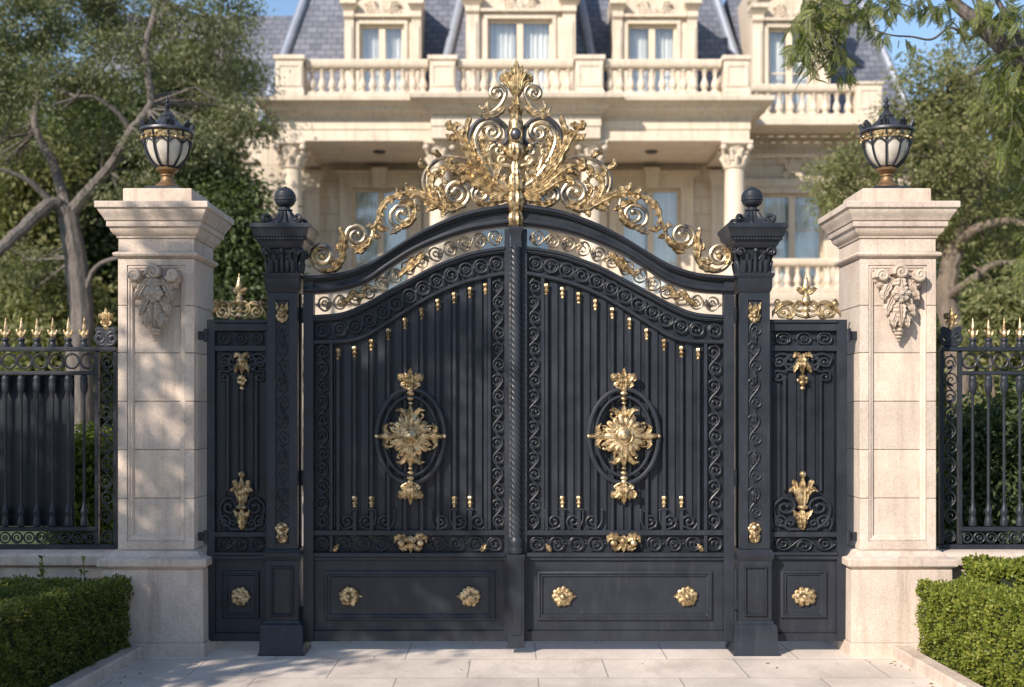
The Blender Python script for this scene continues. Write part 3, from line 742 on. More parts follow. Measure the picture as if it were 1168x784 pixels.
        for path_, w_, l_ in (([(500, 234), (510, 238), (521, 238), (531, 232)], 3.6, 5), ([(568, 234), (556, 235), (546, 231), (541, 224)], 3.2, 4), ([(474, 238), (471, 250), (462, 258), (452, 257)], 3.2, 5), ([(424, 270), (419, 279), (410, 283), (402, 280)], 3.2, 5), ([(392, 296), (386, 304), (376, 309), (366, 307)], 3.2, 5), ([(551, 197), (542, 182), (538, 166), (541, 150)], 3.6, 7), ([(566, 212), (555, 198), (549, 184), (548, 172)], 3.4, 6)):
            part('sheath_leaf', ANTIQ, lambda mb: leaf(mb, pl, path_, w_, l_, dy=-.022))
        part('side_volute', AGED, lambda mb: (ctube(mb, pl, vol([(473, 227), (474, 240), (470, 254), (459, 260), (448, 255), (446, 244), (452, 236)], (459, 245.5), 1.15, 1, .3), 1.9, 8, -.006, eye=4), leaf(mb, pl, [(458, 260), (450, 264), (443, 268)], 2.8, 3, dy=-.012, curl=1), leaf(mb, pl, [(470, 254), (467, 247), (470, 241)], 2.2, 3, dy=-.012)))
        part('lower_volute', AGED, lambda mb: (ctube(mb, pl, vol([(425, 268), (421, 278), (412, 283), (401, 280.5), (395, 271), (398, 261.5), (407, 257.5)], (407, 269), 1.15, 1, .3), 1.9, 8, -.004, eye=4), leaf(mb, pl, [(428, 262), (422, 257), (418, 260)], 2.4, 3, dy=-.01)))
        part('upright_leaf', GOLD, lambda mb: (leaf(mb, pl, [(392, 297), (391, 284), (392, 272), (388, 261)], 4.2, 4, dy=-.012, curl=3), leaf(mb, pl, [(391, 284), (386, 283), (385, 277)], 2.6, 3, dy=-.012), ball(mb, pl, 389, 262, 3, -.012)))
        part('end_volute', AGED, lambda mb: (ctube(mb, pl, vol([(394, 284), (393, 294), (386, 304), (375, 309.5), (364, 307), (356.5, 298), (356, 288), (362, 281)], (367.5, 292), 1.15, 1, .3), 2.2, 8, -.002, (.8,1.1), eye=3.2)))
        part('end_leaf', GOLD, lambda mb: (leaf(mb, pl, [(362, 303), (358, 294), (361, 285), (368, 284)], 2.8, 4, dy=-.014, curl=1), ball(mb, pl, 367.5, 293, 3.8, -.014)))
    return root
crest()

# ------------------------------------------------------------------ iron gate piers
def gate_pier():
    q = Pl(0.0); cx_ = q.x(322); k = q.k; cy_ = .115
    root = thing('gate_pier', 'black iron gate pier in the shade, on the hinge side of the left gate leaf', 'gate pier', (cx_, cy_, 0), 'pair of iron gate piers')
    z = q.z
    hw = 17.0*k
    def S(prof): return [(a*k, a*k, z(y)) for a, y in prof]
    m = MB(); m.sq(cx_, cy_, S([(26,750),(26,744),(24.8,742),(24.2,716),(23.2,712.5),(21,711),(20.2,709),(20,708)])); m.build('foot_block', IRON, root)
    m = MB(); m.sq(cx_, cy_, S([(18.6,708.3),(18.6,640),(19.6,639),(20.6,635.5),(21.4,634),(21.4,630.5),(19.6,629),(18.5,627)]));
    ped = m.build('pedestal', IRON, root)
    m = MB(); p2 = Pl(cy_-18.6*k); frame_rect(m, p2, 322-12.8, 322+12.8, 646, 703, 3.2, MOULD); m.build('pedestal_moulding', IRON, ped)
    # shaft as four corner posts round a recessed inlay
    m = MB(); i_ = hw-.016
    m.box(cx_-i_, cx_+i_, cy_-i_, cy_+i_, z(627.2), z(333))
    for sx in (-1, 1):
        for sy in (-1, 1):
            xa, xb = sorted((cx_+sx*hw, cx_+sx*(hw-.062))); ya, yb = sorted((cy_+sy*hw, cy_+sy*(hw-.062))); m.bbox(xa, xb, ya, yb, z(627.1), z(333.2), .006)
    for y0, y1 in ((333.2, 343), (619.5, 627.1)):
        m.bbox(cx_-hw+.06, cx_+hw-.06, cy_-hw+.003, cy_+hw-.003, z(y1), z(y0), .004)
    m.build('shaft', IRON, root)
    m = MB(); p3 = Pl(cy_-hw+.012); vine(m, p3, [(322, 366), (322, 480), (322, 594)], 6.8, 21, 1.05, -.004, turns=1.3); 
    for yy in (385, 430, 475, 520, 565): leaf(m, p3, [(322, yy+9), (322, yy), (322, yy-9)], 3.2, 3, dy=-.006)
    m.build('inlay_scrolls', IRON, root)
    m = MB(); rosette(m, p3, 322, 361, 7.4, 8, -.008, 1); 
    for s in (-1, 0, 1): leaf(m, p3, [(322+s*2, 362), (322+s*4.5, 352), (322+s*6.5, 345)], 2.8, 3, dy=-.014, curl=2)
    ball(m, p3, 322, 357, 3.2, -.02); m.build('top_ornament', ANTIQ, root)
    m = MB(); rosette(m, p3, 322, 603, 7.8, 8, -.008, 1); rosette(m, p3, 322, 613, 6.8, 6, -.008, 1); ball(m, p3, 322, 602, 3.8, -.02); ball(m, p3, 322, 612, 3, -.02)
    m.build('bottom_ornament', ANTIQ, root)
    # capital
    m = MB(); m.sq(cx_, cy_, S([(17.2,333.4),(18.4,331),(19.2,328.5),(19.4,318),(20.6,316.5),(21.6,314.5),(21.6,312),(17.5,311),(16.4,309),(16.2,300),(17.4,290),(19.5,284.5),(22.5,283),(23,281.6)]))
    cap = m.build('capital', IRON, root)
    m = MB()
    for side in range(4):
        a = side*PI/2
        def pt(px, dz, out):     # px across the face, py, outward (px)
            x, y = px*k, -(out*k); return (cx_+x*math.cos(a)-y*math.sin(a), cy_+x*math.sin(a)+y*math.cos(a), z(dz))
        for u in (-12, -6, 0, 6, 12):
            m.tube([pt(u, 311, 17.2), pt(u, 304, 17.8), pt(u, 298.5, 19.4), pt(u, 297, 21)], [1.9*k, 2.9*k, 2.4*k, 1.2*k], 8)
        for u in (-9, 0, 9):
            m.tube([pt(u*.9, 303, 17), pt(u, 295, 18.6), pt(u*1.05, 289.5, 21), pt(u*1.05, 291, 22.6)], [1.8*k, 2.5*k, 2.2*k, 1.2*k], 8)
        for s in (-1, 1):
            sp = [pt(s*4, 296, 18), pt(s*10, 288, 20)] + [pt(s*(17.5+5*r_*math.cos(t_)), 288+5*r_*math.sin(t_), 22.5) for t_, r_ in [(PI+1.0*j if False else PI+.5*j, 1-.055*j) for j in range(14)]]
            m.tube(sp, 1.5*k, 6)
            m.sphere(pt(s*17.5, 288, 22.8), 2.0*k, 8)
        m.sphere(pt(0, 286.5, 21.5), 3.2*k, 8)
    m.build('capital_leaf', IRON, cap)
    m = MB(); m.sq(cx_, cy_, S([(23.2,281.8),(24.5,280.5),(26,277),(26.4,275.5),(28,274.5),(28,272.8),(30,271.5),(31.5,267),(32.5,263),(34,261.5),(34,257.4),(33.2,256.6),(22,255.4)])); 
    for s in range(-7, 8):
        for (ax, ay) in ((0, -1), (1, 0), (-1, 0)):
            xx = cx_+(s*3.5*k if ay else ax*28.4*k); yy = cy_+(s*3.5*k if ax else ay*28.4*k)
            m.box(xx-1.1*k, xx+1.1*k, yy-1.1*k, yy+1.1*k, z(275), z(272.4))
    m.build('cornice', IRON, root)
    # fluted finial and ball
    m = MB()
    m.lathe([(r*k, z(y)) for r, y in ((22,255.6),(21.5,254),(19,252.6),(15.5,250.6),(12.4,248),(10.2,245),(8.6,241.6),(7.8,239),(6.8,238.9),(8.4,238.2),(8.6,236.6),(6.2,236),(5.2,233.6),(5.8,232.4))], cx_, cy_, 96, lambda a, zz: 1+(.16*math.cos(14*a) if zz < z(239.2) else 0))
    fin = m.build('finial', IRON, root)
    m = MB()
    for dx, dy_ in ((-1,-1),(1,-1),(-1,1),(1,1)):
        pts = []
        for u_, y_ in [(5.5, 240), (8, 246), (11.5, 251), (14.5, 253.6)]+[(17.0+r_*math.cos(t_), 249.4-r_*math.sin(t_)) for t_, r_ in [(-PI/2+.32*q_, 5.0-.155*q_) for q_ in range(22)]]:
            pts.append((cx_+dx*u_*k, cy_+dy_*u_*k, z(y_)))
        m.tube(pts, [1.6*k+.6*k*min(1, q_/6) for q_ in range(len(pts))], 8)
    m.build('corner_volute', IRON, fin)
    m = MB()
    m.lathe([(r*k, z(y)) for r, y in ((4.4,234),(5.4,233.2),(7.4,233),(10.2,230.6),(11.6,227.8),(11.7,226.6),(12.6,226.2),(12.7,224.6),(12.0,224.2),(12.4,221.4),(12.0,221.0),(12.0,219.0),(11.3,218.6),(10.6,216.4),(9.9,216.0),(8.3,213.8),(5.6,212.0),(3.0,211.2),(2.2,210.0),(.6,209.6))], cx_, cy_, 32); m.build('finial_ball', IRON, fin)
    return root
gp = gate_pier()
gp2 = copy_tree(gp); gp2.location.x = Pl(0).x(861.3); gp2['label'] = 'sunlit black iron gate pier on the hinge side of the right gate leaf'

# ================================================================== STONE PILLARS
def stone_pillar():
    cx_, cy_ = -2.71, .305
    root = thing('stone_pillar', 'pale limestone gate pillar dappled by tree shade, left of the iron gate', 'pillar', (cx_, cy_, 0), 'stone gate pillars')
    m = MB(); m.sq(cx_, cy_, [(.398,.398,0),(.398,.398,.10),(.394,.394,.104),(.386,.386,.108)]); m.build('base_course', STONE, root)
    m = MB(); m.sq(cx_, cy_, [(.386,.386,.109),(.384,.384,.11),(.380,.380,.655),(.374,.374,.66)]); m.build('plinth', STONE, root)
    m = MB(); m.sq(cx_, cy_, [(.376,.376,.661),(.385,.385,.672),(.405,.405,.682),(.412,.412,.69),(.412,.412,.735),(.404,.404,.742),(.375,.375,.748),(.345,.345,.765),(.325,.325,.785),(.31,.31,.795)]); m.build('base_moulding', STONE, root)
    # shaft: dressed blocks with fine joints, sunk panel on the front
    sh = MB(); zs = [.796, 1.19, 1.56, 1.93, 2.30, 2.66, 3.02]
    yb = cy_-.29
    for a, b in zip(zs[:-1], zs[1:]):
        sh.bbox(cx_-.29, cx_+.29, yb+.036, cy_+.29, a+.0015, b-.0015, .004)
    shaft = sh.build('shaft', STONE, root)
    fr = MB()
    for s in (-1, 1):
        for i, (a, b) in enumerate(zip(zs[:-1], zs[1:])):
            fr.bbox(cx_+s*.29, cx_+s*.222, yb, yb+.0355, a+.0015, b-.0015, .004)
    fr.bbox(cx_-.2215, cx_+.2215, yb, yb+.0355, zs[0]+.0015, .865, .004); fr.bbox(cx_-.2215, cx_+.2215, yb, yb+.0355, 2.965, zs[-1]-.0015, .004)
    fr.build('panel_frame', STONE, shaft)
    pm = MB(); rows = []
    prof = [(0,.0),(0,-.026),(.3,-.030),(.55,-.020),(.75,-.020),(1,-.004),(1,0)]
    w = .045; x0, x1, z0, z1 = cx_-.221, cx_+.221, .866, 2.964; n = len(prof)
    for (px, pz, sx, sz) in ((x0,z1,1,-1),(x1,z1,-1,-1),(x1,z0,-1,1),(x0,z0,1,1)):
        rows.append([(px+sx*w*f, yb+.0358+dy, pz+sz*w*f) for f, dy in prof])
    vs = [p for r in rows for p in r]; fs = []
    for i in range(4):
        for k in range(n): fs.append((i*n+k, i*n+(k+1)%n, ((i+1)%4)*n+(k+1)%n, ((i+1)%4)*n+k))
    pm.add(vs, fs); pm.build('panel_moulding', STONE, shaft)
    m = MB()
    m.sq(cx_, cy_, [(.292,.292,3.021),(.30,.30,3.028),(.318,.318,3.036),(.325,.325,3.05),(.318,.318,3.062),(.305,.305,3.068),(.292,.292,3.072)]); m.build('necking_band', STONE, root)
    m = MB(); m.sq(cx_, cy_, [(.288,.288,3.0725),(.288,.288,3.172)]); m.build('frieze_block', STONE, root)
    m = MB()
    m.sq(cx_, cy_, [(.290,.290,3.173),(.299,.299,3.174),(.299,.299,3.186),(.304,.304,3.192),(.320,.320,3.203),(.333,.333,3.222),(.339,.339,3.240),(.341,.341,3.252),(.356,.356,3.253),(.358,.358,3.256),(.358,.358,3.292),(.354,.354,3.295),(.366,.366,3.297),(.372,.372,3.31),(.382,.382,3.33),(.398,.398,3.352),(.407,.407,3.372),(.408,.408,3.384),(.421,.421,3.385),(.425,.425,3.389),(.425,.425,3.430),(.420,.420,3.435),(.30,.30,3.442)])
    m.build('cap', STONE, root)
    m = MB(); m.sq(cx_, cy_, [(.262,.262,3.442),(.262,.262,3.552),(.256,.256,3.56),(.20,.20,3.563)]); m.build('cap_block', STONE, root)
    # carved drop ornament
    q = Pl(yb+.03); q.k = 9.03/F; o_ = 584-2.71/q.k      # px of the pillar's middle
    def X(d): return o_+d
    c = MB()
    for dx, y, rr in ((-21, 316, 7), (0, 312, 8), (21, 315, 7)):
        for lay in range(3):
            ctube(c, q, spiral((X(dx), y), (X(dx)-(rr-lay*.3), y+2), 1.5, 1 if dx <= 0 else -1, .2), 2.5, 8, -.03-.022*lay, eye=3)
        ball(c, q, X(dx), y, rr*.95, -.02, (1,.9,1), 12)
    for s in (-1, 1):
        leaf(c, q, [(X(s*27), 315), (X(s*20), 322), (X(s*12), 330), (X(s*6), 342)], 7, 4, dy=-.03, curl=2)
        leaf(c, q, [(X(s*6), 318), (X(s*13), 328), (X(s*18), 338), (X(s*20), 344)], 6, 4, dy=-.04, curl=5)
        leaf(c, q, [(X(s*3), 330), (X(s*9), 343), (X(s*14), 354), (X(s*16), 362)], 6, 4, dy=-.035, curl=4)
        leaf(c, q, [(X(s*2), 348), (X(s*7), 358), (X(s*11), 366), (X(s*13), 372)], 5, 4, dy=-.03, curl=4)
        ctube(c, q, vol([(X(s*10), 326), (X(s*18), 332), (X(s*20), 339)], (X(s*16), 338), 1.2, s, .25), 2.2, 7, -.045, eye=3)
        ball(c, q, X(s*13), 351, 3.2, -.045); ball(c, q, X(s*9), 361, 2.6, -.05)
    rosette(c, q, X(0), 336, 11, 8, -.07, 2); 
    leaf(c, q, [(X(0), 318), (X(0), 326), (X(0), 334)], 8, 3, dy=-.06)
    leaf(c, q, [(X(0), 344), (X(0), 356), (X(0), 372)], 8, 5, dy=-.05, curl=4)
    for s in (-1, 0, 1): leaf(c, q, [(X(s*3), 356), (X(s*7), 366), (X(s*8), 375)], 5, 3, dy=-.055, curl=3)
    for y, r in ((377, 6.5), (381, 5.2), (385, 3.6), (389, 2.4)): ball(c, q, X(0), y, r, -.03, (1,.9,.5), 12)
    for i_, v in enumerate(c.v): c.v[i_] = (v[0], yb+.03+(v[1]-yb-.03)*1.45, v[2])
    # block behind so that the cluster reads as one carved mass
    for y, w_ in ((318, 18), (328, 15), (340, 13), (352, 11), (364, 8)): ball(c, q, X(0), y, w_, -.0, (1,.28,.6), 12)
    c.build('carved_drop', CARVED, root)
    return root
sp = stone_pillar()
sp2 = copy_tree(sp); sp2.location.x = 2.94; sp2['label'] = 'sunlit cream limestone gate pillar standing right of the iron gate'

# ------------------------------------------------------------------ urn lanterns
def urn_lamp():
    cx_, cy_, z0 = -2.71, .305, 3.563
    root = thing('urn_lamp', 'urn lantern of white glass on top of the left stone pillar, against dark trees', 'lantern', (cx_, cy_, z0), 'urn lanterns on the pillars')
    m = MB(); m.sq(cx_, cy_, [(.135,.135,z0),(.135,.135,z0+.035),(.128,.128,z0+.04),(.112,.112,z0+.044)]); m.build('foot', IRON, root)
    z = z0+.045
    m = MB(); m.lathe([(.100,z),(.102,z+.012),(.085,z+.022),(.058,z+.045),(.044,z+.075),(.046,z+.088),(.055,z+.093),(.055,z+.102),(.046,z+.108),(.06,z+.12),(.082,z+.135),(.086,z+.148),(.075,z+.158),(.06,z+.166)], cx_, cy_, 32)
    m.build('stem', mat_plain('bronze_stem', (.22,.135,.068), .5, .6, .4, 18, .3), root)
    zb = z+.160
    def br(t): return float(np.interp(t, [0,.04,.1,.2,.32,.46,.6,.75,.9,1], [.072,.088,.108,.131,.150,.165,.175,.183,.189,.193]))
    H = .265
    m = MB(); nseg = 10
    m.lathe([(max(.01, br(t)-.012), zb+H*t) for t in np.linspace(0, .86, 14)], cx_, cy_, 40, lambda a, zz: 1+.035*abs(math.sin(nseg/2*a))); m.build('glass_bowl', OPAL, root)
    m = MB()
    for k in range(nseg):
        a = 2*PI*k/nseg; pts = []; 
        for t in np.linspace(0, 1, 14): r_ = br(t)+.002; pts.append((cx_+r_*math.cos(a), cy_+r_*math.sin(a), zb+H*t))
        m.tube(pts, .0085, 7)
        # arched head of each glass petal
        pts = []
        for t in np.linspace(0, 1, 9):
            aa = a+2*PI/nseg*t; zz = .62+.15*math.sin(PI*t); r_ = br(zz)+.004; pts.append((cx_+r_*math.cos(aa), cy_+r_*math.sin(aa), zb+H*zz))
        m.tube(pts, .007, 6)
    m.lathe([(.05,zb-.002),(.075,zb+.004),(.075,zb+.014),(.06,zb+.018)], cx_, cy_, 28); m.build('rib', IRON, root)
    m = MB(); m.lathe([(.165,zb+H*.76),(.184,zb+H*.79),(.193,zb+H*.99),(.19,zb+H),(.15,zb+H)], cx_, cy_, 40)
    for k in range(nseg*2):
        a = PI*k/nseg; m.sphere((cx_+.192*math.cos(a), cy_+.192*math.sin(a), zb+H*.80), .012, 8); m.sphere((cx_+.194*math.cos(a+.15), cy_+.194*math.sin(a+.15), zb+H*.90), .008, 8)
    m.build('gold_band', ANTIQ, root)
    zr = zb+H
    m = MB(); m.lathe([(.16,zr),(.205,zr+.003),(.213,zr+.012),(.208,zr+.028),(.188,zr+.034),(.17,zr+.036)], cx_, cy_, 40); m.build('rim', PEWTER, root)
    for k in range(8):
        m = MB(); a = 2*PI*(k+.5)/8; x = cx_+.178*math.cos(a); y = cy_+.178*math.sin(a); zz = zr+.03
        for dx, h_, w_ in ((0,.06,.018),(-.024,.042,.013),(.024,.042,.013)):
            xx = x-math.sin(a)*dx; yy = y+math.cos(a)*dx; ox = math.cos(a)*.022; oy = math.sin(a)*.022
            m.tube([(xx, yy, zz), (xx+ox*.3, yy+oy*.3, zz+h_*.5), (xx+ox, yy+oy, zz+h_), (xx+ox*1.5, yy+oy*1.5, zz+h_*.92)], [w_*.8, w_, w_*.7, w_*.3], 6)
        m.build('crown_leaf', IRON, root)
    m = MB(); m.lathe([(.172,zr+.03),(.150,zr+.048),(.115,zr+.068),(.085,zr+.092),(.064,zr+.118),(.052,zr+.132),(.056,zr+.138),(.05,zr+.150),(.036,zr+.165),(.022,zr+.18)], cx_, cy_, 48, lambda a, zz: 1+.045*math.cos(12*a)); dome = m.build('dome_lid', PEWTER, root)
    zf = zr+.178
    m = MB(); m.lathe([(.016,zf),(.022,zf+.008),(.012,zf+.016),(.020,zf+.03),(.024,zf+.045),(.015,zf+.058),(.010,zf+.064),(.017,zf+.075),(.013,zf+.09),(.004,zf+.115)], cx_, cy_, 16); m.build('tip', IRON, dome)
    return root
ul = urn_lamp(); ul2 = copy_tree(ul); ul2.location.x = 2.945; ul2['label'] = 'urn lantern of white glass on the sunny right stone pillar, below the overhanging branch'

# ================================================================== SIDE GATES
def side_gate(left):
    Y = .10; fn = lambda px: 880+(304-px)*(85/67.)
    pl = Pl(Y) if left else PlM(Y, fn); PX = lambda d: (Pl(Y+d) if left else PlM(Y+d, fn))
    root = thing('side_gate', 'narrow dark side gate panel in deep shade by the left stone pillar' if left else 'narrow sunlit iron side gate panel next to the right stone pillar', 'side gate', (pl.x(270), Y, 0), 'narrow side gates')
    for a in ((237, 246, 365), (304, 309, 378)):
        m = MB(); bar2(m, pl, a[0], a[1], a[2], 731, -.03, .03); m.build('stile', IRON, root)
    m = MB(); bar2(m, pl, 246, 309, 365, 369, -.045, .045); bar2(m, pl, 246, 309, 369, 378, -.03, .03); m.build('top_rail', IRON, root)
    m = MB(); bar2(m, pl, 246, 304, 394.5, 401, -.028, .03); m.build('middle_rail', IRON, root)
    m = MB(); bar2(m, pl, 246, 304, 606.5, 612.5, -.03, .03); m.build('lock_rail', IRON, root)
    m = MB(); bar2(m, pl, 246, 304, 629.5, 633, -.045, .03); bar2(m, pl, 246, 304, 633, 638, -.03, .03); m.build('panel_rail', IRON, root)
    m = MB(); bar2(m, pl, 246, 304, 722, 731, -.026, .03); m.build('bottom_rail', IRON, root)
    m = MB(); bar2(m, pl, 246, 304, 378, 633, .014, .026, .001)
    for a, b in ((247.5,257.5),(265,272),(282,289),(296,303)): bar2(m, pl, a, b, 401, 606.4, .0, .0135, .001)
    m.build('backing_sheet', IRON2, root)
    m = MB(); bar2(m, pl, 246, 304, 638, 722, .0, .02, .002); lp = m.build('lower_panel', IRON, root)
    m = MB(); frame_rect(m, PX(-.0005), 254.5, 296, 651, 705, 6.0, MOULD); m.build('panel_moulding', IRON, lp)
    m = MB(); rosette(m, pl, 275, 680, 11.5, 10, -.018, 2); m.build('rosette', GOLD, lp)
    for bx, ya, yb in ((260.5, 428, 560), (277, 440, 545), (293, 428, 560)):
        m = MB(); c = pl.p(bx, 0, -.018); m.bbox(c[0]-.010, c[0]+.010, c[1]-.010, c[1]+.010, pl.z(yb), pl.z(ya), .003); m.build('bar', IRON, root)
    m = MB(); ringband(m, pl, [(247, 386.3), (303, 386.3)], 7.2, .95, -.006, spacing=2.4); m.build('upper_scrolls', IRON, root)
    m = MB(); vine(m, pl, [(247, 621), (275, 621), (303, 621)], 7.6, 19, 1.05, -.006, turns=1.4); m.build('lower_scrolls', IRON, root)
    m = MB()
    for s in (-1, 1):
        o_ = 277
        ctube(m, pl, vol([(o_+s*4, 420), (o_+s*12, 422), (o_+s*16, 412), (o_+s*10, 405)], (o_+s*11, 412), 1.1, -s if False else (-1 if s > 0 else 1), .25), 1.5, 7, -.02, eye=2.2)
        ctube(m, pl, vol([(o_+s*6, 408), (o_+s*18, 404), (o_+s*26, 409), (o_+s*24, 417)], (o_+s*20.5, 412.5), 1.2, 1 if s > 0 else -1, .25), 1.6, 7, -.02, eye=2.4)
        ctube(m, pl, vol([(o_+s*8, 418), (o_+s*16, 424), (o_+s*24, 424), (o_+s*25, 432)], (o_+s*20.5, 430), 1.0, 1 if s > 0 else -1, .3), 1.4, 7, -.02, eye=2)
    m.build('bracket_scroll', IRON, root)
    m = MB()
    leaf(m, pl, [(277, 404), (277, 414), (277, 428)], 6, 4, dy=-.03); 
    for s in (-1, 1): leaf(m, pl, [(277+s*1, 406), (277+s*6, 405), (277+s*9, 409)], 3, 3, dy=-.03, curl=2); leaf(m, pl, [(277+s*2, 412), (277+s*6, 420), (277+s*8, 426)], 3, 3, dy=-.028, curl=1)
    for y, r in ((431, 4.6), (437, 4.4), (443, 3)): ball(m, pl, 277, y, r, -.03, (1,.9,.8))
    for k in range(5): ball(m, pl, 277+4.2*math.cos(k*1.26), 434+3.5*math.sin(k*1.26), 2, -.04)
    m.build('gilded_drop', GOLD, root)
    m = MB()
    for s in (-1, 1):
        o_ = 277
        ctube(m, pl, vol([(o_+s*3, 604), (o_+s*14, 602), (o_+s*23, 592), (o_+s*25, 577), (o_+s*18, 568)], (o_+s*15, 578), 1.2, -1 if s > 0 else 1, .2), 1.8, 7, -.02, eye=2.6)
        ctube(m, pl, vol([(o_+s*25, 604), (o_+s*27, 594), (o_+s*20, 588)], (o_+s*20, 595), 1.2, -1 if s > 0 else 1, .25), 1.5, 7, -.02, eye=2.2)
        ctube(m, pl, vol([(o_+s*6, 604), (o_+s*13, 604), (o_+s*15, 598)], (o_+s*10.5, 597), 1.0, -1 if s > 0 else 1, .25), 1.3, 7, -.02, eye=2)
    m.build('bracket_scroll', IRON, root)
    m = MB()
    leaf(m, pl, [(277, 604), (277, 590), (277, 577)], 6, 5, dy=-.03); leaf(m, pl, [(277, 580), (277, 560), (277, 540)], 5.2, 5, dy=-.04)
    for s in (-1, 1):
        for q_, (ex, ey) in enumerate(((13, 556), (10, 547))):
            leaf(m, pl, [(277+s*2, 576), (277+s*5, 562), (277+s*ex*.8, ey+2), (277+s*ex, ey+5)], 3.4, 4, dy=-.034, curl=3)
        leaf(m, pl, [(277+s*2, 594), (277+s*6, 586), (277+s*9, 581)], 3, 3, dy=-.03, curl=2)
    ball(m, pl, 277, 578, 5, -.045, (1.3,.9,.6)); ball(m, pl, 277, 541, 4, -.04)
    m.build('gilded_spray', GOLD, root)
    # gilded cresting
    m = MB(); o_ = 273
    c = pl.p(o_, 0, -.006); m.lathe([(r_*pl.k, pl.z(y_)) for r_, y_ in ((1.4,364),(2.3,356),(1.6,350),(3.8,344),(4.6,340),(2.6,336),(2.2,334),(4.2,331),(5.2,328),(3.6,324),(2.0,319),(.9,315),(.2,312))], c[0], c[1], 12, None, 0, .7); leaf(m, pl, [(o_-1, 336), (o_-6, 331), (o_-10, 329)], 3.2, 2, dy=-.01); leaf(m, pl, [(o_+1, 336), (o_+6, 331), (o_+10, 329)], 3.2, 2, dy=-.01)
    ball(m, pl, o_, 344, 5, -.008); ball(m, pl, o_, 353, 4.4, -.008); ball(m, pl, o_, 360, 4, -.008)
    for s in (-1, 1):
        ctube(m, pl, vol([(o_+s*2, 362), (o_+s*10, 358), (o_+s*12, 350), (o_+s*7, 344)], (o_+s*6.5, 351), .9, 1 if s < 0 else -1, .3), 1.7, 7, 0, eye=2.4)
        ctube(m, pl, vol([(o_+s*8, 352), (o_+s*14, 345), (o_+s*22, 346), (o_+s*26, 354), (o_+s*24, 361)], (o_+s*20, 355.5), 1.1, 1 if s > 0 else -1, .25), 1.8, 7, 0, eye=2.6)
        leaf(m, pl, [(o_+s*13, 346), (o_+s*22, 348), (o_+s*29, 356), (o_+s*31, 363)], 2.8, 5, dy=-.01, curl=1); leaf(m, pl, [(o_+s*22, 350), (o_+s*26, 344), (o_+s*29, 347)], 2.6, 3, dy=-.01)
        leaf(m, pl, [(o_+s*10, 356), (o_+s*14, 362), (o_+s*20, 363)], 2.6, 3, dy=-.008)
    m.build('gilded_cresting', GOLD, root)
    for yy in (383, 612, 705):
        m = MB(); bar2(m, pl, 226.5, 238, yy-5, yy+5, -.012, .012); c = pl.p(236, yy, -.03); m.lathe([(.018, c[2]-.05), (.018, c[2]+.05)], c[0], c[1], 10); m.build('hinge', IRON, root)
side_gate(True); side_gate(False)

# ================================================================== BOUNDARY WALLS, FENCES
def low_wall(left):
    s = -1 if left else 1; xa, xb = (-3.02, -7.2) if left else (3.24, 7.4)
    root = thing('low_wall', 'low stone wall with coping under the left iron fence, in shade' if left else 'low stone wall under the right iron fence, behind the clipped hedges', 'wall', ((xa+xb)/2, .3, 0), 'low walls under the fences')
    m = MB(); m.bbox(xa, xb, .12, .50, 0, .66, .006); m.build('wall_body', STONE, root)
    m = MB(); n = 4
    for i in range(n):
        a = xa+(xb-xa)*i/n; b = xa+(xb-xa)*(i+1)/n; cx_ = (a+b)/2; h = abs(b-a)/2-.002
        m.sq(cx_, .31, [(h,.225,.661),(h,.245,.675),(h,.25,.70),(h,.25,.745),(h,.235,.757),(h,.14,.772)])
    m.build('coping', STONE, root)
low_wall(True); low_wall(False)

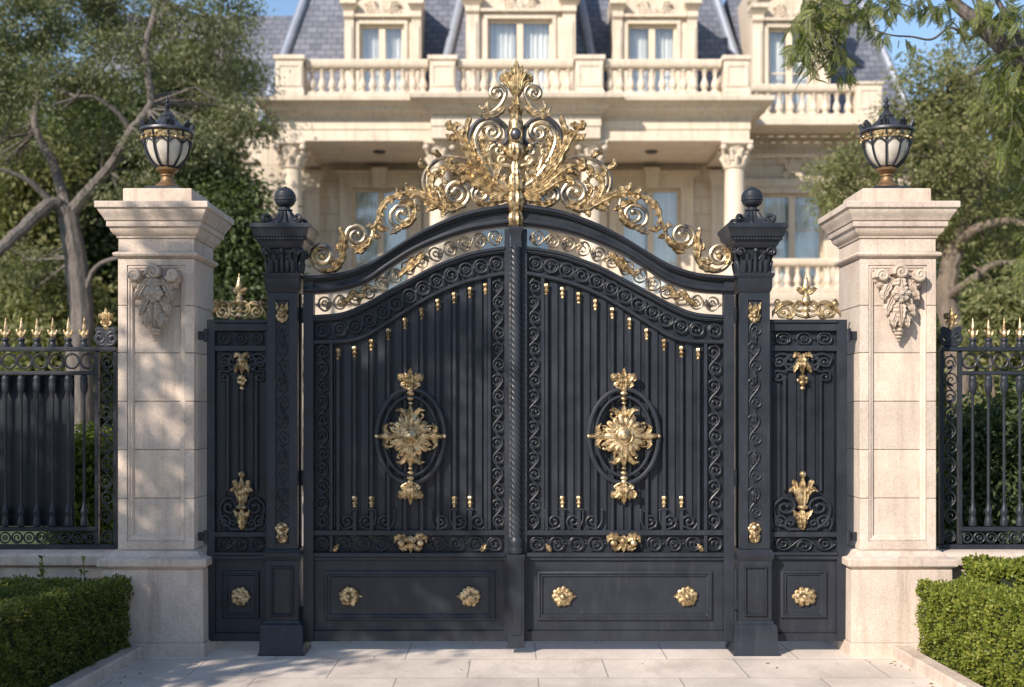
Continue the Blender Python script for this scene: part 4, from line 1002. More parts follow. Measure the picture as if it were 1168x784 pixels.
def iron_fence(left):
    Y = .31; fn = lambda px: 1072.5+(133-px)
    pl = Pl(Y) if left else PlM(Y, fn)
    root = thing('iron_fence', 'black railing with gold spear tips left of the shaded stone pillar' if left else 'black openwork railing with bronze spear tips behind the sunny hedge on the right', 'fence', (pl.x(60), Y, .772), 'iron railings beside the pillars')
    x0 = -180
    m = MB(); bar2(m, pl, x0, 133, 396, 401, -.035, .035); m.build('top_rail', IRON, root)
    m = MB(); bar2(m, pl, x0, 112, 423.5, 428, -.024, .024); m.build('middle_rail', IRON, root)
    m = MB(); bar2(m, pl, x0, 112, 601, 606, -.024, .024); m.build('lower_rail', IRON, root)
    m = MB(); bar2(m, pl, x0, 133, 621, 628.5, -.035, .035); m.build('bottom_rail', IRON, root)
    for a in (109, 130):
        m = MB(); bar2(m, pl, a, a+4, 401, 621, -.02, .02); m.build('end_stile', IRON, root)
    m = MB(); vine(m, pl, [(121.5, 404), (121.5, 500), (121.5, 598)], 7.2, 20, 1.0, 0, turns=1.3); ringband(m, pl, [(113, 612), (131, 612)], 7, 1, 0); m.build('end_scrolls', IRON, root)
    m = MB()
    for x in np.arange(100, x0, -17.9): ring(m, pl, x, 412.2, 8.2, 1.35, 0, 20)
    m.build('upper_rings', IRON, root)
    m = MB()
    ringband(m, pl, [(x0, 613.5), (109, 613.5)], 6.6, 1.0, 0); m.build('lower_rings', IRON, root)
    xs = [96-17.9*i for i in range(15)]
    for x in xs:
        c = pl.p(x, 0, 0); k = pl.k; zz = pl.z
        m = MB(); m.lathe([(r*k, zz(y)) for r, y in ((3.0,601),(4.4,599.5),(4.6,595),(3.6,591),(3.0,588),(4.2,585),(4.0,582),(2.5,578),(1.7,572),(1.6,455),(2.0,450),(3.6,447),(4.4,443),(4.8,438),(4.0,434.5),(4.6,432.5),(4.0,430),(2.6,428))], c[0], c[1], 10); b = m.build('bar', IRON, root)
        m = MB(); m.lathe([(r*k, zz(y)) for r, y in ((5.2,396.4),(5.2,394),(3.8,393),(3.2,390),(4.4,388.5),(4.2,386.5),(2.6,385.5))], c[0], c[1], 12); m.build('spear_socket', IRON, b)
        m = MB(); leafp = Pl(Y); 
        m.lathe([(r*k, zz(y)) for r, y in ((2.4,385.8),(3.6,382.5),(3.0,379.5),(2.0,377.5),(2.6,376),(1.9,372),(1.0,366),(.3,362.5))], c[0], c[1], 8)
        for s in (-1, 1): leaf(m, pl, [(x+s*1, 384), (x+s*4, 379.5), (x+s*5.2, 375.5)], 1.7, 2, dy=-.008); 
        m.build('spear_tip', GOLD if left else ANTIQ, b)
    m = MB(); o_ = 121
    for s in (-1, 1):
        ctube(m, pl, vol([(o_+s*2, 394), (o_+s*8, 393), (o_+s*12, 386), (o_+s*8, 379)], (o_+s*7, 386), 1.2, -1 if s > 0 else 1, .25), 2.0, 8, 0, eye=2.8)
        ctube(m, pl, vol([(o_, 382), (o_+s*4, 376), (o_+s*9, 374)], (o_+s*8, 377), 1.1, 1 if s > 0 else -1, .3), 1.7, 7, 0, eye=2.2)
    bar2(m, pl, o_-6, o_+6, 374, 396, -.01, .012)
    m.build('scroll_crest', IRON, root)
    m = MB(); fleur(m, pl, o_, 375, 24, 14, -.004) ; ball(m, pl, o_, 374, 3.4); m.build('crest_finial', GOLD if left else ANTIQ, root)
    if left:
        m = MB(); bar2(m, pl, x0, 82, 428, 601, .05, .056, .001); m.build('backing_sheet', IRON2, root)
iron_fence(True); iron_fence(False)

# ================================================================== GROUND
def sheet(name, pts, z, mat, kind='structure'):
    me = bpy.data.meshes.new(name); me.from_pydata([(x, y, z) for x, y in pts], [], [tuple(range(len(pts)))]); me.materials.append(mat)
    o = bpy.data.objects.new(name, me); col.objects.link(o); o['kind'] = kind; return o
sheet('ground', [(-220,-120),(220,-120),(220,260),(-220,260)], 0, GRASS)
sheet('paving', [(-3.0,-14),(3.06,-14),(2.98,-.1),(2.98,.52),(6,.52),(6,19.8),(-6,19.8),(-6,.52),(-2.86,.52),(-2.86,-.1)], .004, PAVE)
sheet('garden_bed', [(-9,-14),(-2.95,-14),(-2.86,-.1),(-2.86,.2),(-9,.2)], .008, SOIL)
sheet('garden_bed', [(9,-14),(9,.2),(2.99,.2),(2.99,-.1),(3.05,-14)], .008, SOIL)
def kerb(side):
    m = MB()
    a, b = ((-2.78,-.105), (-3.24,-8.0)) if side < 0 else ((2.87,-.10), (3.09,-8.0))
    n = 9; w = .125
    for i in range(n):
        t0, t1 = i/n+.0006, (i+1)/n-.0006; rows = []
        for t in (t0, t1):
            x = a[0]+(b[0]-a[0])*t; y = a[1]+(b[1]-a[1])*t; o = side*w
            rows.append([(x, y, 0), (x, y, .075), (x+o*.08, y, .088), (x+o*.92, y, .088), (x+o, y, .075), (x+o, y, 0)])
        m.loft(rows)
    o = m.build('kerb', STONE, None, loc=((a[0]+b[0])/2, (a[1]+b[1])/2, 0)); o['kind'] = 'structure'
kerb(-1); kerb(1)

# ================================================================== MANSION
def baluster_mesh(mb, x, y, z0, h, r):
    mb.lathe([(r*.95,z0),(r*.95,z0+h*.07),(r*.6,z0+h*.1),(r*.55,z0+h*.14),(r*.9,z0+h*.24),(r*1.0,z0+h*.33),(r*.82,z0+h*.44),(r*.5,z0+h*.60),(r*.42,z0+h*.72),(r*.62,z0+h*.78),(r*.46,z0+h*.82),(r*.8,z0+h*.9),(r*.9,z0+h*.93),(r*.9,z0+h)], x, y, 12)

def mansion():
    root = thing('mansion', 'cream limestone mansion with columned portico, balustrades and blue slate mansard roof behind the gate', 'mansion', (.1, 24, 0))
    def B(name, mat, parent=root, smooth=30):
        return MB(), lambda mb: mb.build(name, mat, parent, smooth)
    def part(name, mat, fn, parent=root, smooth=35):
        mb = MB(); fn(mb); return mb.build(name, mat, parent, smooth)
    k30 = 30/F
    def X(px, Y): return (px-CX)*(Y+CD)/F
    def Z(py, Y): return EYE-(py-HY)*(Y+CD)/F
    ZF = 4.74
    # ---- lower storey / terrace
    part('terrace', HWALL, lambda m: (m.bbox(-9.5, 12.5, 20.0, 23.95, 0, ZF-.25, .02), m.bbox(-9.6, 12.6, 19.9, 23.95, ZF-.248, ZF, .02)))
    # ---- walls with openings
    def wall(m, x0, x1, z0, z1, Y, th, ops):
        xs = sorted({x0, x1, *[o[0] for o in ops], *[o[1] for o in ops]}); zs = sorted({z0, z1, *[o[2] for o in ops], *[o[3] for o in ops]})
        for i in range(len(xs)-1):
            for j in range(len(zs)-1):
                cx_ = (xs[i]+xs[i+1])/2; cz = (zs[j]+zs[j+1])/2
                if any(o[0] < cx_ < o[1] and o[2] < cz < o[3] for o in ops): continue
                m.box(xs[i], xs[i+1], Y, Y+th, zs[j], zs[j+1])
    def window(x0, x1, z0, z1, Y, parent, mull=1, trans=0, name='window', curtain=True):
        """frame is the part (or sub-part), pane and curtain hang below it"""
        def fr(m):
            w = .075
            m.bbox(x0, x0+w, Y, Y+.08, z0, z1); m.bbox(x1-w, x1, Y, Y+.08, z0, z1); m.bbox(x0+w, x1-w, Y, Y+.08, z1-w, z1); m.bbox(x0+w, x1-w, Y, Y+.08, z0, z0+w)
            for i in range(mull):
                c = x0+(x1-x0)*(i+1)/(mull+1); m.bbox(c-.085, c+.085, Y-.01, Y+.079, z0+w, z1-w)
            for i in range(mull+1):
                a = x0+(x1-x0)*i/(mull+1); b = x0+(x1-x0)*(i+1)/(mull+1)
                for zz in [z0+(z1-z0)*(j+1)/(trans+1) for j in range(trans)]:
                    m.box(a+.09, b-.09, Y+.02, Y+.06, zz-.02, zz+.02)
        f = part(name, FRAMEP, fr, parent)
        sub = f if parent is root else parent
        part('pane', GLASS, lambda m: m.box(x0+.05, x1-.05, Y+.045, Y+.055, z0+.05, z1-.05), sub, 0)
        if curtain:
            def cu(m):
                rows = []; n = 90
                for i in range(n+1):
                    x = x0+(x1-x0)*i/n; d = .035*math.sin(i*.9)+.02*math.sin(i*2.3)
                    rows.append([(x, Y+.26+d, z0), (x, Y+.27+d, z0), (x, Y+.27+d, z1), (x, Y+.26+d, z1)])
                gap = [0, int(n*.44), int(n*.56), n]
                m.loft(rows[gap[0]:gap[1]]); m.loft(rows[gap[2]:gap[3]+1])
            part('curtain', CURT, cu, sub, 60)
        part('room_shade_sheet', DARKIN, lambda m: m.box(x0-.1, x1+.1, Y+.5, Y+.55, z0-.1, z1+.1), sub, 0)  # dark sheet, the unlit room's shade put into its colour
        return f
    WY = 24.0
    wl = (X(402,WY), X(466,WY)); wr = (X(709,WY), X(776,WY)); wc = (X(545,WY), X(630,WY)); ww = (X(870,WY), X(939,WY))
    zt = Z(215, WY); zt2 = Z(221, WY)
    ops = [(wl[0], wl[1], ZF+.25, zt), (wr[0], wr[1], ZF+.25, zt), (wc[0], wc[1], ZF, zt+.3), (ww[0], ww[1], ZF+.25, zt2)]
    low = [(X(a,WY), X(b,WY), 1.3, 3.6) for a, b in ((402,466),(709,776),(870,939))]
    part('main_wall', HWALL, lambda m: wall(m, X(298,WY), 11.2, 0, 9.75, WY, .4, ops), root, 0)
    for a, b in (wl, wr):
        window(a, b, ZF+.25, zt, WY+.14, root, 1, 2)
        def arch(m, a=a, b=b):
            w = .36
            m.bbox(a-w, a, WY-.07, WY-.001, ZF+.1, zt+.001); m.bbox(b, b+w, WY-.07, WY-.001, ZF+.1, zt+.001); m.bbox(a-w, b+w, WY-.075, WY-.002, zt+.002, zt+.30)
            m.bbox(a-w-.05, b+w+.05, WY-.11, WY-.003, zt+.301, zt+.37); m.bbox(a-w-.16, b+w+.16, WY-.22, WY-.002, zt+.371, zt+.47)
            m.bbox(a-.12, a, WY-.10, WY-.0705, ZF+.1, zt+.12); m.bbox(b, b+.12, WY-.10, WY-.0705, ZF+.1, zt+.12)
            c = (a+b)/2; m.loft([[(c-.17, WY-.28, zt-.02), (c+.17, WY-.28, zt-.02), (c+.17, WY-.004, zt-.02), (c-.17, WY-.004, zt-.02)], [(c-.22, WY-.34, zt+.52), (c+.22, WY-.34, zt+.52), (c+.22, WY-.004, zt+.52), (c-.22, WY-.004, zt+.52)]])
        part('architrave', HSTONE, arch)
    def dr(m):
        a, b = wc; m.bbox(a, a+.1, WY+.14, WY+.2, ZF, zt+.3); m.bbox(b-.1, b, WY+.14, WY+.2, ZF, zt+.3); m.bbox(a+.1, b-.1, WY+.14, WY+.2, zt+.2, zt+.3)
        m.bbox((a+b)/2-.07, (a+b)/2+.07, WY+.13, WY+.2, ZF, zt+.2); m.bbox(a+.1, b-.1, WY+.15, WY+.19, ZF, ZF+.7)
    d = part('front_door', FRAMEP, dr); part('pane', GLASS, lambda m: m.box(wc[0]+.05, wc[1]-.05, WY+.165, WY+.175, ZF+.05, zt+.25), d, 0); part('room_shade_sheet', DARKIN, lambda m: m.box(wc[0]-.1, wc[1]+.1, WY+.45, WY+.5, ZF, zt+.4), d, 0)  # dark sheet behind the door glass stands for indoor shade
    part('architrave', HSTONE, lambda m: (m.bbox(wc[0]-.36, wc[0], WY-.08, WY-.001, ZF, zt+.301), m.bbox(wc[1], wc[1]+.36, WY-.08, WY-.001, ZF, zt+.301), m.bbox(wc[0]-.36, wc[1]+.36, WY-.085, WY-.002, zt+.302, zt+.62), m.bbox(wc[0]-.5, wc[1]+.5, WY-.22, WY-.002, zt+.621, zt+.75)))
    # right wing window
    window(ww[0], ww[1], ZF+.25, zt2, WY+.12, root, 1, 2)
    def arch2(m):
        a, b = ww
        m.bbox(a-.3, a, WY-.07, WY-.001, ZF+.1, zt2); m.bbox(b, b+.3, WY-.07, WY-.001, ZF+.1, zt2); m.bbox(a-.3, b+.3, WY-.075, WY-.002, zt2+.001, zt2+.2)
    part('architrave', HSTONE, arch2)
    # string courses and entablature panel above the wing window
    def strings(m):
        x0, x1 = 6.2, 11.25
        for ya, yb, pr in ((140,147,.45),(147,153,.30),(153,158,.16),(176,181,.10),(205,214,.14),(214,218,.06)):
            m.bbox(x0, x1, WY-pr, WY-.001, Z(yb,WY)+.001, Z(ya,WY), .012)
        for c in (X(858,WY), X(952,WY)): m.bbox(c-.22, c+.22, WY-.12, WY-.002, ZF, Z(219,WY))
    part('wing_entablature', HSTONE, strings)
    def relief(m):
        q = Pl(WY-.02); rosette(m, q, 904, 190, 9, 8, -.05, 2); 
        for s in (-1, 1): leaf(m, q, [(904+s*6, 186), (904+s*13, 184), (904+s*18, 189)], 4, 4, dy=-.05); leaf(m, q, [(904+s*4, 196), (904+s*8, 202), (904+s*6, 208)], 4, 3, dy=-.05)
    part('carved_relief', HSTONE, relief)
    # ---- portico columns, pilasters
    CYY = 21.0
    for cpx in (333, 502, 674, 838):
        cx_ = X(cpx, CYY); zt_ = Z(161, 20.75)
        def shaft(m): m.lathe([(.27,ZF+.22),(.275,ZF+.3),(.272,ZF+1.2),(.25,zt_-1.0),(.238,zt_-.66)], cx_, CYY, 48, lambda a, z: 1-.035*(math.cos(10*a)**2))
        c = part('column', HSTONE, shaft)
        part('base', HSTONE, lambda m: (m.bbox(cx_-.38, cx_+.38, CYY-.38, CYY+.38, ZF+.001, ZF+.1), m.lathe([(.37,ZF+.1),(.38,ZF+.13),(.36,ZF+.16),(.31,ZF+.17),(.31,ZF+.19),(.33,ZF+.21),(.27,ZF+.225)], cx_, CYY, 28)), c)
        def cap(m):
            zb = zt_-.66
            m.lathe([(.25,zb-.01),(.28,zb+.01),(.28,zb+.05),(.235,zb+.06),(.24,zb+.3),(.30,zb+.5),(.36,zb+.56)], cx_, CYY, 28)
            m.sq(cx_, CYY, [(.33,.33,zb+.56),(.39,.39,zb+.58),(.39,.39,zb+.655),(.38,.38,zb+.66)])
            for tier, (n, zz, h_, o_) in enumerate(((8, zb+.07, .2, 0), (8, zb+.2, .24, .39))):
                for i in range(n):
                    a = 2*PI*i/n+o_; ca, sa = math.cos(a), math.sin(a)
                    m.tube([(cx_+.24*ca, CYY+.24*sa, zz), (cx_+.27*ca, CYY+.27*sa, zz+h_*.6), (cx_+.35*ca, CYY+.35*sa, zz+h_), (cx_+.38*ca, CYY+.38*sa, zz+h_*.85)], [.06,.075,.06,.03], 6)
            for sx in (-1, 1):
                for sy in (-1, 1): m.sphere((cx_+sx*.33, CYY+sy*.33, zb+.49), .085, 10)
        part('capital', HSTONE, cap, c)
    for cpx in (356, 492, 684, 820):
        cx_ = X(cpx, WY-.05); 
        def pil(m):
            m.bbox(cx_-.21, cx_+.21, WY-.12, WY-.002, ZF, 7.95); m.sq(cx_, WY-.08, [(.22,.06,7.951),(.24,.08,8.0),(.23,.07,8.02),(.24,.08,8.2),(.31,.14,8.42),(.33,.16,8.45),(.33,.16,8.55)])
        part('pilaster', HSTONE, pil)
    # ---- portico entablature, ceiling, terrace roof
    zb = Z(161, 20.7); zc = Z(135, 20.7); zt_ = Z(111, 20.3)
    xl, xr = X(317, 20.7), X(855, 20.7); fl, fr_ = X(492, 20.35), X(685, 20.35)
    part('portico_ceiling', HSTONE, lambda m: m.box(xl+.3, xr-.3, 21.25, WY-.004, zb+.12, zb+.2), root, 0)
    def beam(m):
        for (a, b, y0, y1) in ((xl, xr, 20.7, 21.28),):
            m.bbox(a, b, y0, y1, zb, zb+.28, .01); m.bbox(a-.02, b+.02, y0-.025, y1, zb+.281, zb+.52, .01); m.bbox(a-.06, b+.06, y0-.07, y1, zb+.521, zc, .01)
        for a, b in ((xl, xl+.55), (xr-.55, xr)): m.bbox(a, b, 21.285, WY-.003, zb, zc-.002, .01)
        m.bbox(fl, fr_, 20.42, 20.628, zb+.003, zb+.3, .01); m.bbox(fl-.02, fr_+.02, 20.39, 20.628, zb+.301, zc-.002, .01)
    part('architrave_beam', HSTONE, beam)
    def cornice(m):
        H_ = zt_-zc; pr = [(.0,0),(.06,.06),(.08,.16),(.16,.22),(.24,.42),(.26,.5),(.42,.6),(.46,.68),(.50,.72),(.52,.95),(.50,1.0)]
        cx_ = (xl+xr)/2; hx = (xr-xl)/2; yy0, yy1 = 20.62, WY-.01
        m.sq(cx_, (yy0+yy1)/2, [(hx+o, (yy1-yy0)/2+ (o if True else 0), zc+.001+H_*f) for o, f in pr])
        c2 = (fl+fr_)/2; h2 = (fr_-fl)/2
        m.sq(c2, 21.0, [(h2+o, .64+o, zc+.004+H_*f*.996) for o, f in pr])
    part('cornice', HSTONE, cornice)
    for px in (433, 743):
        part('ceiling_lamp', PEWTER, lambda m: m.lathe([(.16,zb+.115),(.17,zb+.09),(.12,zb+.06),(.02,zb+.05)], X(px, 22.4), 22.4, 24))
    # ---- balustrades
    YB = 20.45
    zb0 = Z(111, 20.3)+.002; zr0 = Z(79, YB); zr1 = Z(70, YB)
    post_px = [(317,348),(491,520),(656,687),(824,852)]
    def posts_rail(px_list, Y, z0, ze, dz=.06, panel=True):
        for a, b in px_list:
            xa, xb = X(a, Y), X(b, Y); c = (xa+xb)/2; h = (xb-xa)/2
            def post(m):
                m.sq(c, Y, [(h+.03,h*.9+.03,z0),(h+.03,h*.9+.03,z0+.12),(h,h*.9,z0+.15),(h,h*.9,ze-.08),(h+.05,h*.9+.05,ze-.04),(h+.05,h*.9+.05,ze+dz)])
                for s in (-1, 1): m.bbox(c+s*(h-.10), c+s*(h-.03), Y-h*.9-.02, Y-h*.9-.001, z0+.22, ze-.16)
                m.bbox(c-h+.101, c+h-.101, Y-h*.9-.02, Y-h*.9-.001, z0+.22, z0+.28); m.bbox(c-h+.101, c+h-.101, Y-h*.9-.02, Y-h*.9-.001, ze-.22, ze-.16)
            part('balustrade_post', HSTONE, post)
    def balusters(xa, xb, Y, z0, za, ze, n, rr=.105):
        r = part('balustrade', HSTONE, lambda m: (m.bbox(xa, xb, Y-.17, Y+.17, z0, z0+.13, .015), m.sq((xa+xb)/2, Y, [((xb-xa)/2,.13,za),((xb-xa)/2,.17,za+.04),((xb-xa)/2,.18,za+.08),((xb-xa)/2,.19,ze-.03),((xb-xa)/2,.17,ze)])))
        proto = None
        for i in range(n):
            x = xa+(xb-xa)*(i+.5)/n
            if proto is None:
                m = MB(); baluster_mesh(m, x, Y, z0+.131, za-z0-.132, rr); proto = m.build('baluster', HSTONE, r, 40); x_0 = x
            else:
                c = proto.copy(); col.objects.link(c); c.location.x = x-x_0
    posts_rail(post_px, YB, zb0, zr1)
    for (a, b), n in zip(((348,491),(520,656),(687,824)), (12, 11, 11)):
        balusters(X(a,YB)+.05, X(b,YB)-.05, YB, zb0, zr0, zr1, n)
    # returns at the sides of the portico roof
    for xx in (X(332,YB), X(838,YB)):
        part('side_balustrade', HSTONE, lambda m: (m.bbox(xx-.15, xx+.15, YB+.4, WY-.05, zr0, zr1), m.bbox(xx-.15, xx+.15, YB+.4, WY-.05, zb0, zb0+.12), [baluster_mesh(m, xx, YB+.6+i*.27, zb0+.121, zr0-zb0-.122, .085) for i in range(11)]))
    # right wing balcony
    YW = 22.9
    balx = (X(856,YW), X(974,YW)); zw0, zwa, zw1 = Z(137,YW), Z(106,YW), Z(98,YW)
    balusters(balx[0], balx[1], YW, zw0, zwa, zw1, 9)
    posts_rail([(974,1002)], YW, zw0, zw1, .02)
    part('balcony_slab', HSTONE, lambda m: (m.bbox(X(850,YW), X(1004,YW), YW-.35, WY-.46, zw0-.22, zw0-.002, .02)))
    # terrace balustrades at piano nobile level (right wing)
    YL = 22.2
    balusters(X(846,YL), X(985,YL), YL, Z(334,YL)-.0, Z(304,YL), Z(296,YL), 12)
    posts_rail([(985,1012)], YL, Z(334,YL), Z(296,YL), .03)
    part('terrace_parapet', HWALL, lambda m: (m.bbox(X(840,YL), X(1098,YL), YL-.25, YL+.25, 4.75, Z(334,YL)-.003),))
    part('terrace_pedestal', HSTONE, lambda m: m.sq(X(1084,20.5), 20.6, [(.36,.36,ZF+.001),(.36,.36,ZF+.0),(.32,.32,ZF+.05),(.32,.32,Z(345,20.5)-.1),(.42,.42,Z(345,20.5)),(.42,.42,Z(340,20.5)),(.3,.3,Z(338,20.5))]))
    # ---- mansard roofs
    def frustum(m, a0, a1, b0, b1, z0, z1, y0, y1, yb):
        m.loft([[(a0, y0, z0), (a1, y0, z0), (a1, yb, z0), (a0, yb, z0)], [(b0, y1, z1), (b1, y1, z1), (b1, yb, z1), (b0, yb, z1)]])
    part('mansard_roof', SLATE, lambda m: frustum(m, -6.92, 6.72, -5.86, 5.80, 9.76, 14.7, 23.55, 25.9, 31), root, 0)
    part('pavilion_roof', SLATE, lambda m: frustum(m, -2.12, 2.44, -1.18, 1.72, 9.76, 14.9, 22.75, 25.0, 26.2), root, 0)
    def roll(m, p, q): m.tube([p, [(p[i]+q[i])/2 for i in range(3)], q], .13, 10)
    for p_, q_ in (((-6.92,23.5,9.76), (-5.86,25.85,14.7)), ((6.72,23.5,9.76), (5.80,25.85,14.7)), ((-2.12,22.7,9.76), (-1.18,24.95,14.9)), ((2.44,22.7,9.76), (1.72,24.95,14.9))):
        part('hip_flashing', LEAD, lambda m: roll(m, p_, q_))
    part('wing_roof', SLATE, lambda m: frustum(m, 6.75, 11.3, 6.4, 10.3, 9.77, 14.2, 24.1, 26.2, 31), root, 0)
    part('hip_flashing', LEAD, lambda m: roll(m, (11.3,24.05,9.77), (10.3,26.15,14.2)))
    # ---- dormers
    def dormer(xa, xb, oa, ob, ytop, Y, ped=True, zfull=13.6, yb=26.0):
        xa, xb, oa, ob = [X(v, Y) for v in (xa, xb, oa, ob)]; z0 = 9.77; zt = Z(ytop, Y); zc_ = zt+.2
        dd = part('dormer', HSTONE, lambda m: (wall(m, xa+.02, xb-.02, z0, zfull, Y, .3, [(oa, ob, z0+.25, zt)]), m.box(xa+.05, xa+.25, Y+.301, yb, z0, zfull-.3), m.box(xb-.25, xb-.05, Y+.301, yb, z0, zfull-.3), m.box(xa+.05, xb-.05, Y+.301, yb, zfull-.299, zfull-.1)), root, 0)
        def trim(m):
            pw = min(.34, (oa-xa)*.62)
            for c in (xa+pw*.55, xb-pw*.55):
                m.bbox(c-pw/2, c+pw/2, Y-.12, Y-.002, z0, zt+.1); m.bbox(c-pw*.3, c+pw*.3, Y-.15, Y-.1205, z0+.6, zt-.1)
                m.sq(c, Y-.1, [(pw*.5,.04,zt+.101),(pw*.56,.10,zt+.16),(pw*.55,.09,zt+.3),(pw*.75,.2,zt+.42),(pw*.85,.26,zt+.46),(pw*.85,.26,zt+.56),(pw*.7,.2,zt+.60)])
            m.bbox(oa-.1, oa, Y-.05, Y-.003, z0+.2, zt); m.bbox(ob, ob+.1, Y-.05, Y-.003, z0+.2, zt); m.bbox(oa-.1, ob+.1, Y-.055, Y-.003, zt+.001, zt+.14)
            m.bbox(xa+pw*1.15, xb-pw*1.15, Y-.16, Y-.003, zt+.16, zt+.24)
            # segmental pediment
            c = (xa+xb)/2; R_ = (xb-xa)*.62; rows = []
            for i in range(21):
                a = PI*(.17+.66*i/20); ca, sa = math.cos(a), math.sin(a); zz = zt+.61-R_*.50
                rows.append([(c-R_*1.04*ca, Y-.32, zz+R_*1.04*sa), (c-R_*.9*ca, Y-.22, zz+R_*.9*sa), (c-R_*.9*ca, Y-.002, zz+R_*.9*sa), (c-R_*1.04*ca, Y-.002, zz+R_*1.04*sa)])
            m.loft(rows)
        part('trim', HSTONE, trim, dd)
        def carve(m):
            q = Pl(Y-.02); cx_ = (xa+xb)/2/q.k+CX; cy_ = ytop-13
            rosette(m, q, cx_, cy_, 7, 8, -.05, 2)
            for s in (-1, 1):
                for j in range(3): leaf(m, q, [(cx_+s*(4+j*2), cy_+2-j*3), (cx_+s*(11+j), cy_-2-j*4), (cx_+s*(17+j*2), cy_+4-j*6)], 4.5, 4, dy=-.05)
                ctube(m, q, spiral((cx_+s*17, cy_+1), (cx_+s*22, cy_+2), 1.2, s, .3), 1.8, 6, -.03)
        part('carved_relief', HSTONE, carve, dd)
        window(oa, ob, z0+.25, zt, Y+.1, dd, 1, 1, 'window_frame')
        return dd
    dormer(393, 481, 410, 461, 28, 23.2)
    dormer(531, 657, 556, 630, 22, 22.4, zfull=14.2)
    dormer(698, 795, 716, 772, 28, 23.2)
    dormer(857, 946, 876, 926, 32, 23.75, zfull=13.9)
    # ---- left wing
    YQ = 26.5
    xa, xb = X(228, YQ), X(318, YQ)
    part('wing_wall', HWALL, lambda m: m.box(-13.5, -6.95, YQ, 31, 0, Z(150,YQ)), root, 0)
    part('wing_cornice', HSTONE, lambda m: m.sq(-10.2, YQ+2.3, [(3.3,2.35,Z(150,YQ)+.001),(3.4,2.45,Z(143,YQ)),(3.45,2.5,Z(140,YQ)),(3.7,2.8,Z(133,YQ)),(3.72,2.82,Z(126,YQ)),(3.6,2.7,Z(124,YQ))]))
    part('wing_roof', SLATE, lambda m: frustum(m, -13.6, -6.6, -12.4, -6.4, Z(124,YQ)+.001, 14.4, YQ-.1, YQ+2, 31), root, 0)
    part('wing_string', HSTONE, lambda m: [m.bbox(-13.6, -6.96, YQ-pr, YQ-.001, Z(b,YQ), Z(a,YQ), .01) for a, b, pr in ((178,186,.14),(200,206,.1),(268,276,.12))])
    return root
mansion()

# ================================================================== VEGETATION
def quads_mesh(name, V, mat, parent=None, loc=None, flat=True):
    """V: (n,4,3) world positions"""
    n = len(V); off = np.zeros(3)
    if parent is not None: off = np.array(parent.location)
    elif loc is not None: off = np.array(loc)
    me = bpy.data.meshes.new(name); me.vertices.add(n*4); me.loops.add(n*4); me.polygons.add(n)
    me.vertices.foreach_set('co', (V-off).astype(np.float32).ravel())
    me.loops.foreach_set('vertex_index', np.arange(n*4, dtype=np.int32))
    me.polygons.foreach_set('loop_start', np.arange(0, n*4, 4, dtype=np.int32)); me.polygons.foreach_set('loop_total', np.full(n, 4, dtype=np.int32))
    me.update(calc_edges=True); me.materials.append(mat)
    o = bpy.data.objects.new(name, me); col.objects.link(o)
    if parent is not None: o.parent = parent
    elif loc is not None: o.location = loc
    return o
def unit(a): return a/np.maximum(1e-9, np.linalg.norm(a, axis=-1, keepdims=True))
def cards(pos, L, W, dirs=None, nrm=None, jit=.6):
    n = len(pos); d = nrg.normal(size=(n, 3))
    if dirs is not None: d = unit(dirs)+d*jit
    d = unit(d); q = nrg.normal(size=(n, 3))
    if nrm is not None: q = unit(nrm)+q*.7
    s = unit(np.cross(d, q)); w = np.cross(s, d)
    l = L*nrg.uniform(.65, 1.25, (n, 1)); ww = W*nrg.uniform(.7, 1.2, (n, 1))
    V = np.stack([pos, pos+d*l*.5+s*ww*.5-w*ww*.12, pos+d*l, pos+d*l*.5-s*ww*.5-w*ww*.12], 1)
    return V
def blob_points(c, r, clumps, per, cr_):
    """points gathered in clumps through an ellipsoid, thinner toward the inside"""
    u = unit(nrg.normal(size=(clumps, 3))); rad = nrg.uniform(.25, 1.0, (clumps, 1))**.5
    cc = np.array(c)+u*rad*np.array(r)
    pts = np.repeat(cc, per, 0)+nrg.normal(size=(clumps*per, 3))*cr_*np.array([1, 1, .7])
    return pts, np.repeat(u, per, 0)
def px3(px, py, Y): return ((px-CX)*(Y+CD)/F, Y, EYE-(py-HY)*(Y+CD)/F)

def tree(name, label, cat, base, limbs, blobs, lmat, bmat, L=.16, W=.08, per=45, cr_=.28, group=None, links=True):
    root = thing(name, label, cat, base, group)
    tr = MB(); allp = []
    for pts, r0, r1 in limbs:
        P = []
        PP = [np.array(p, float) for p in pts]
        PP = [2*PP[0]-PP[1]]+PP+[2*PP[-1]-PP[-2]]
        for i in range(1, len(PP)-2):
            for k in range(6):
                t = k/6; a, b, c, d = PP[i-1:i+3]
                P.append(.5*((2*b)+(-a+c)*t+(2*a-5*b+4*c-d)*t*t+(-a+3*b-3*c+d)*t**3))
        P.append(PP[-2]); m = len(P)
        P = [p+nrg.normal(size=3)*r0*.05*(0 if i == 0 else 1) for i, p in enumerate(P)]
        tr.tube(P, [r0+(r1-r0)*i/(m-1) for i in range(m)], 9); allp += P
    allp = np.array(allp); V = []
    for c, r, n in blobs:
        c = np.array(c, float)
        pts, u = blob_points(c, r, n, per, cr_)
        dn = u*.5+np.array([0, 0, -.35]); V.append(cards(pts, L, W, dn, None, .8))
        if links:
            cand = allp[np.argsort(np.linalg.norm(allp-c, axis=1))[:4]]
            a = cand[0]; 
            for j in range(5):
                e = c+nrg.normal(size=3)*np.array(r)*.45; md = (a+e)/2+nrg.normal(size=3)*.18
                tr.tube([a, md, e], [.028, .018, .005], 5)
    tr.build('trunk', bmat, root)
    quads_mesh('crown', np.concatenate(V), lmat, root)
    return root

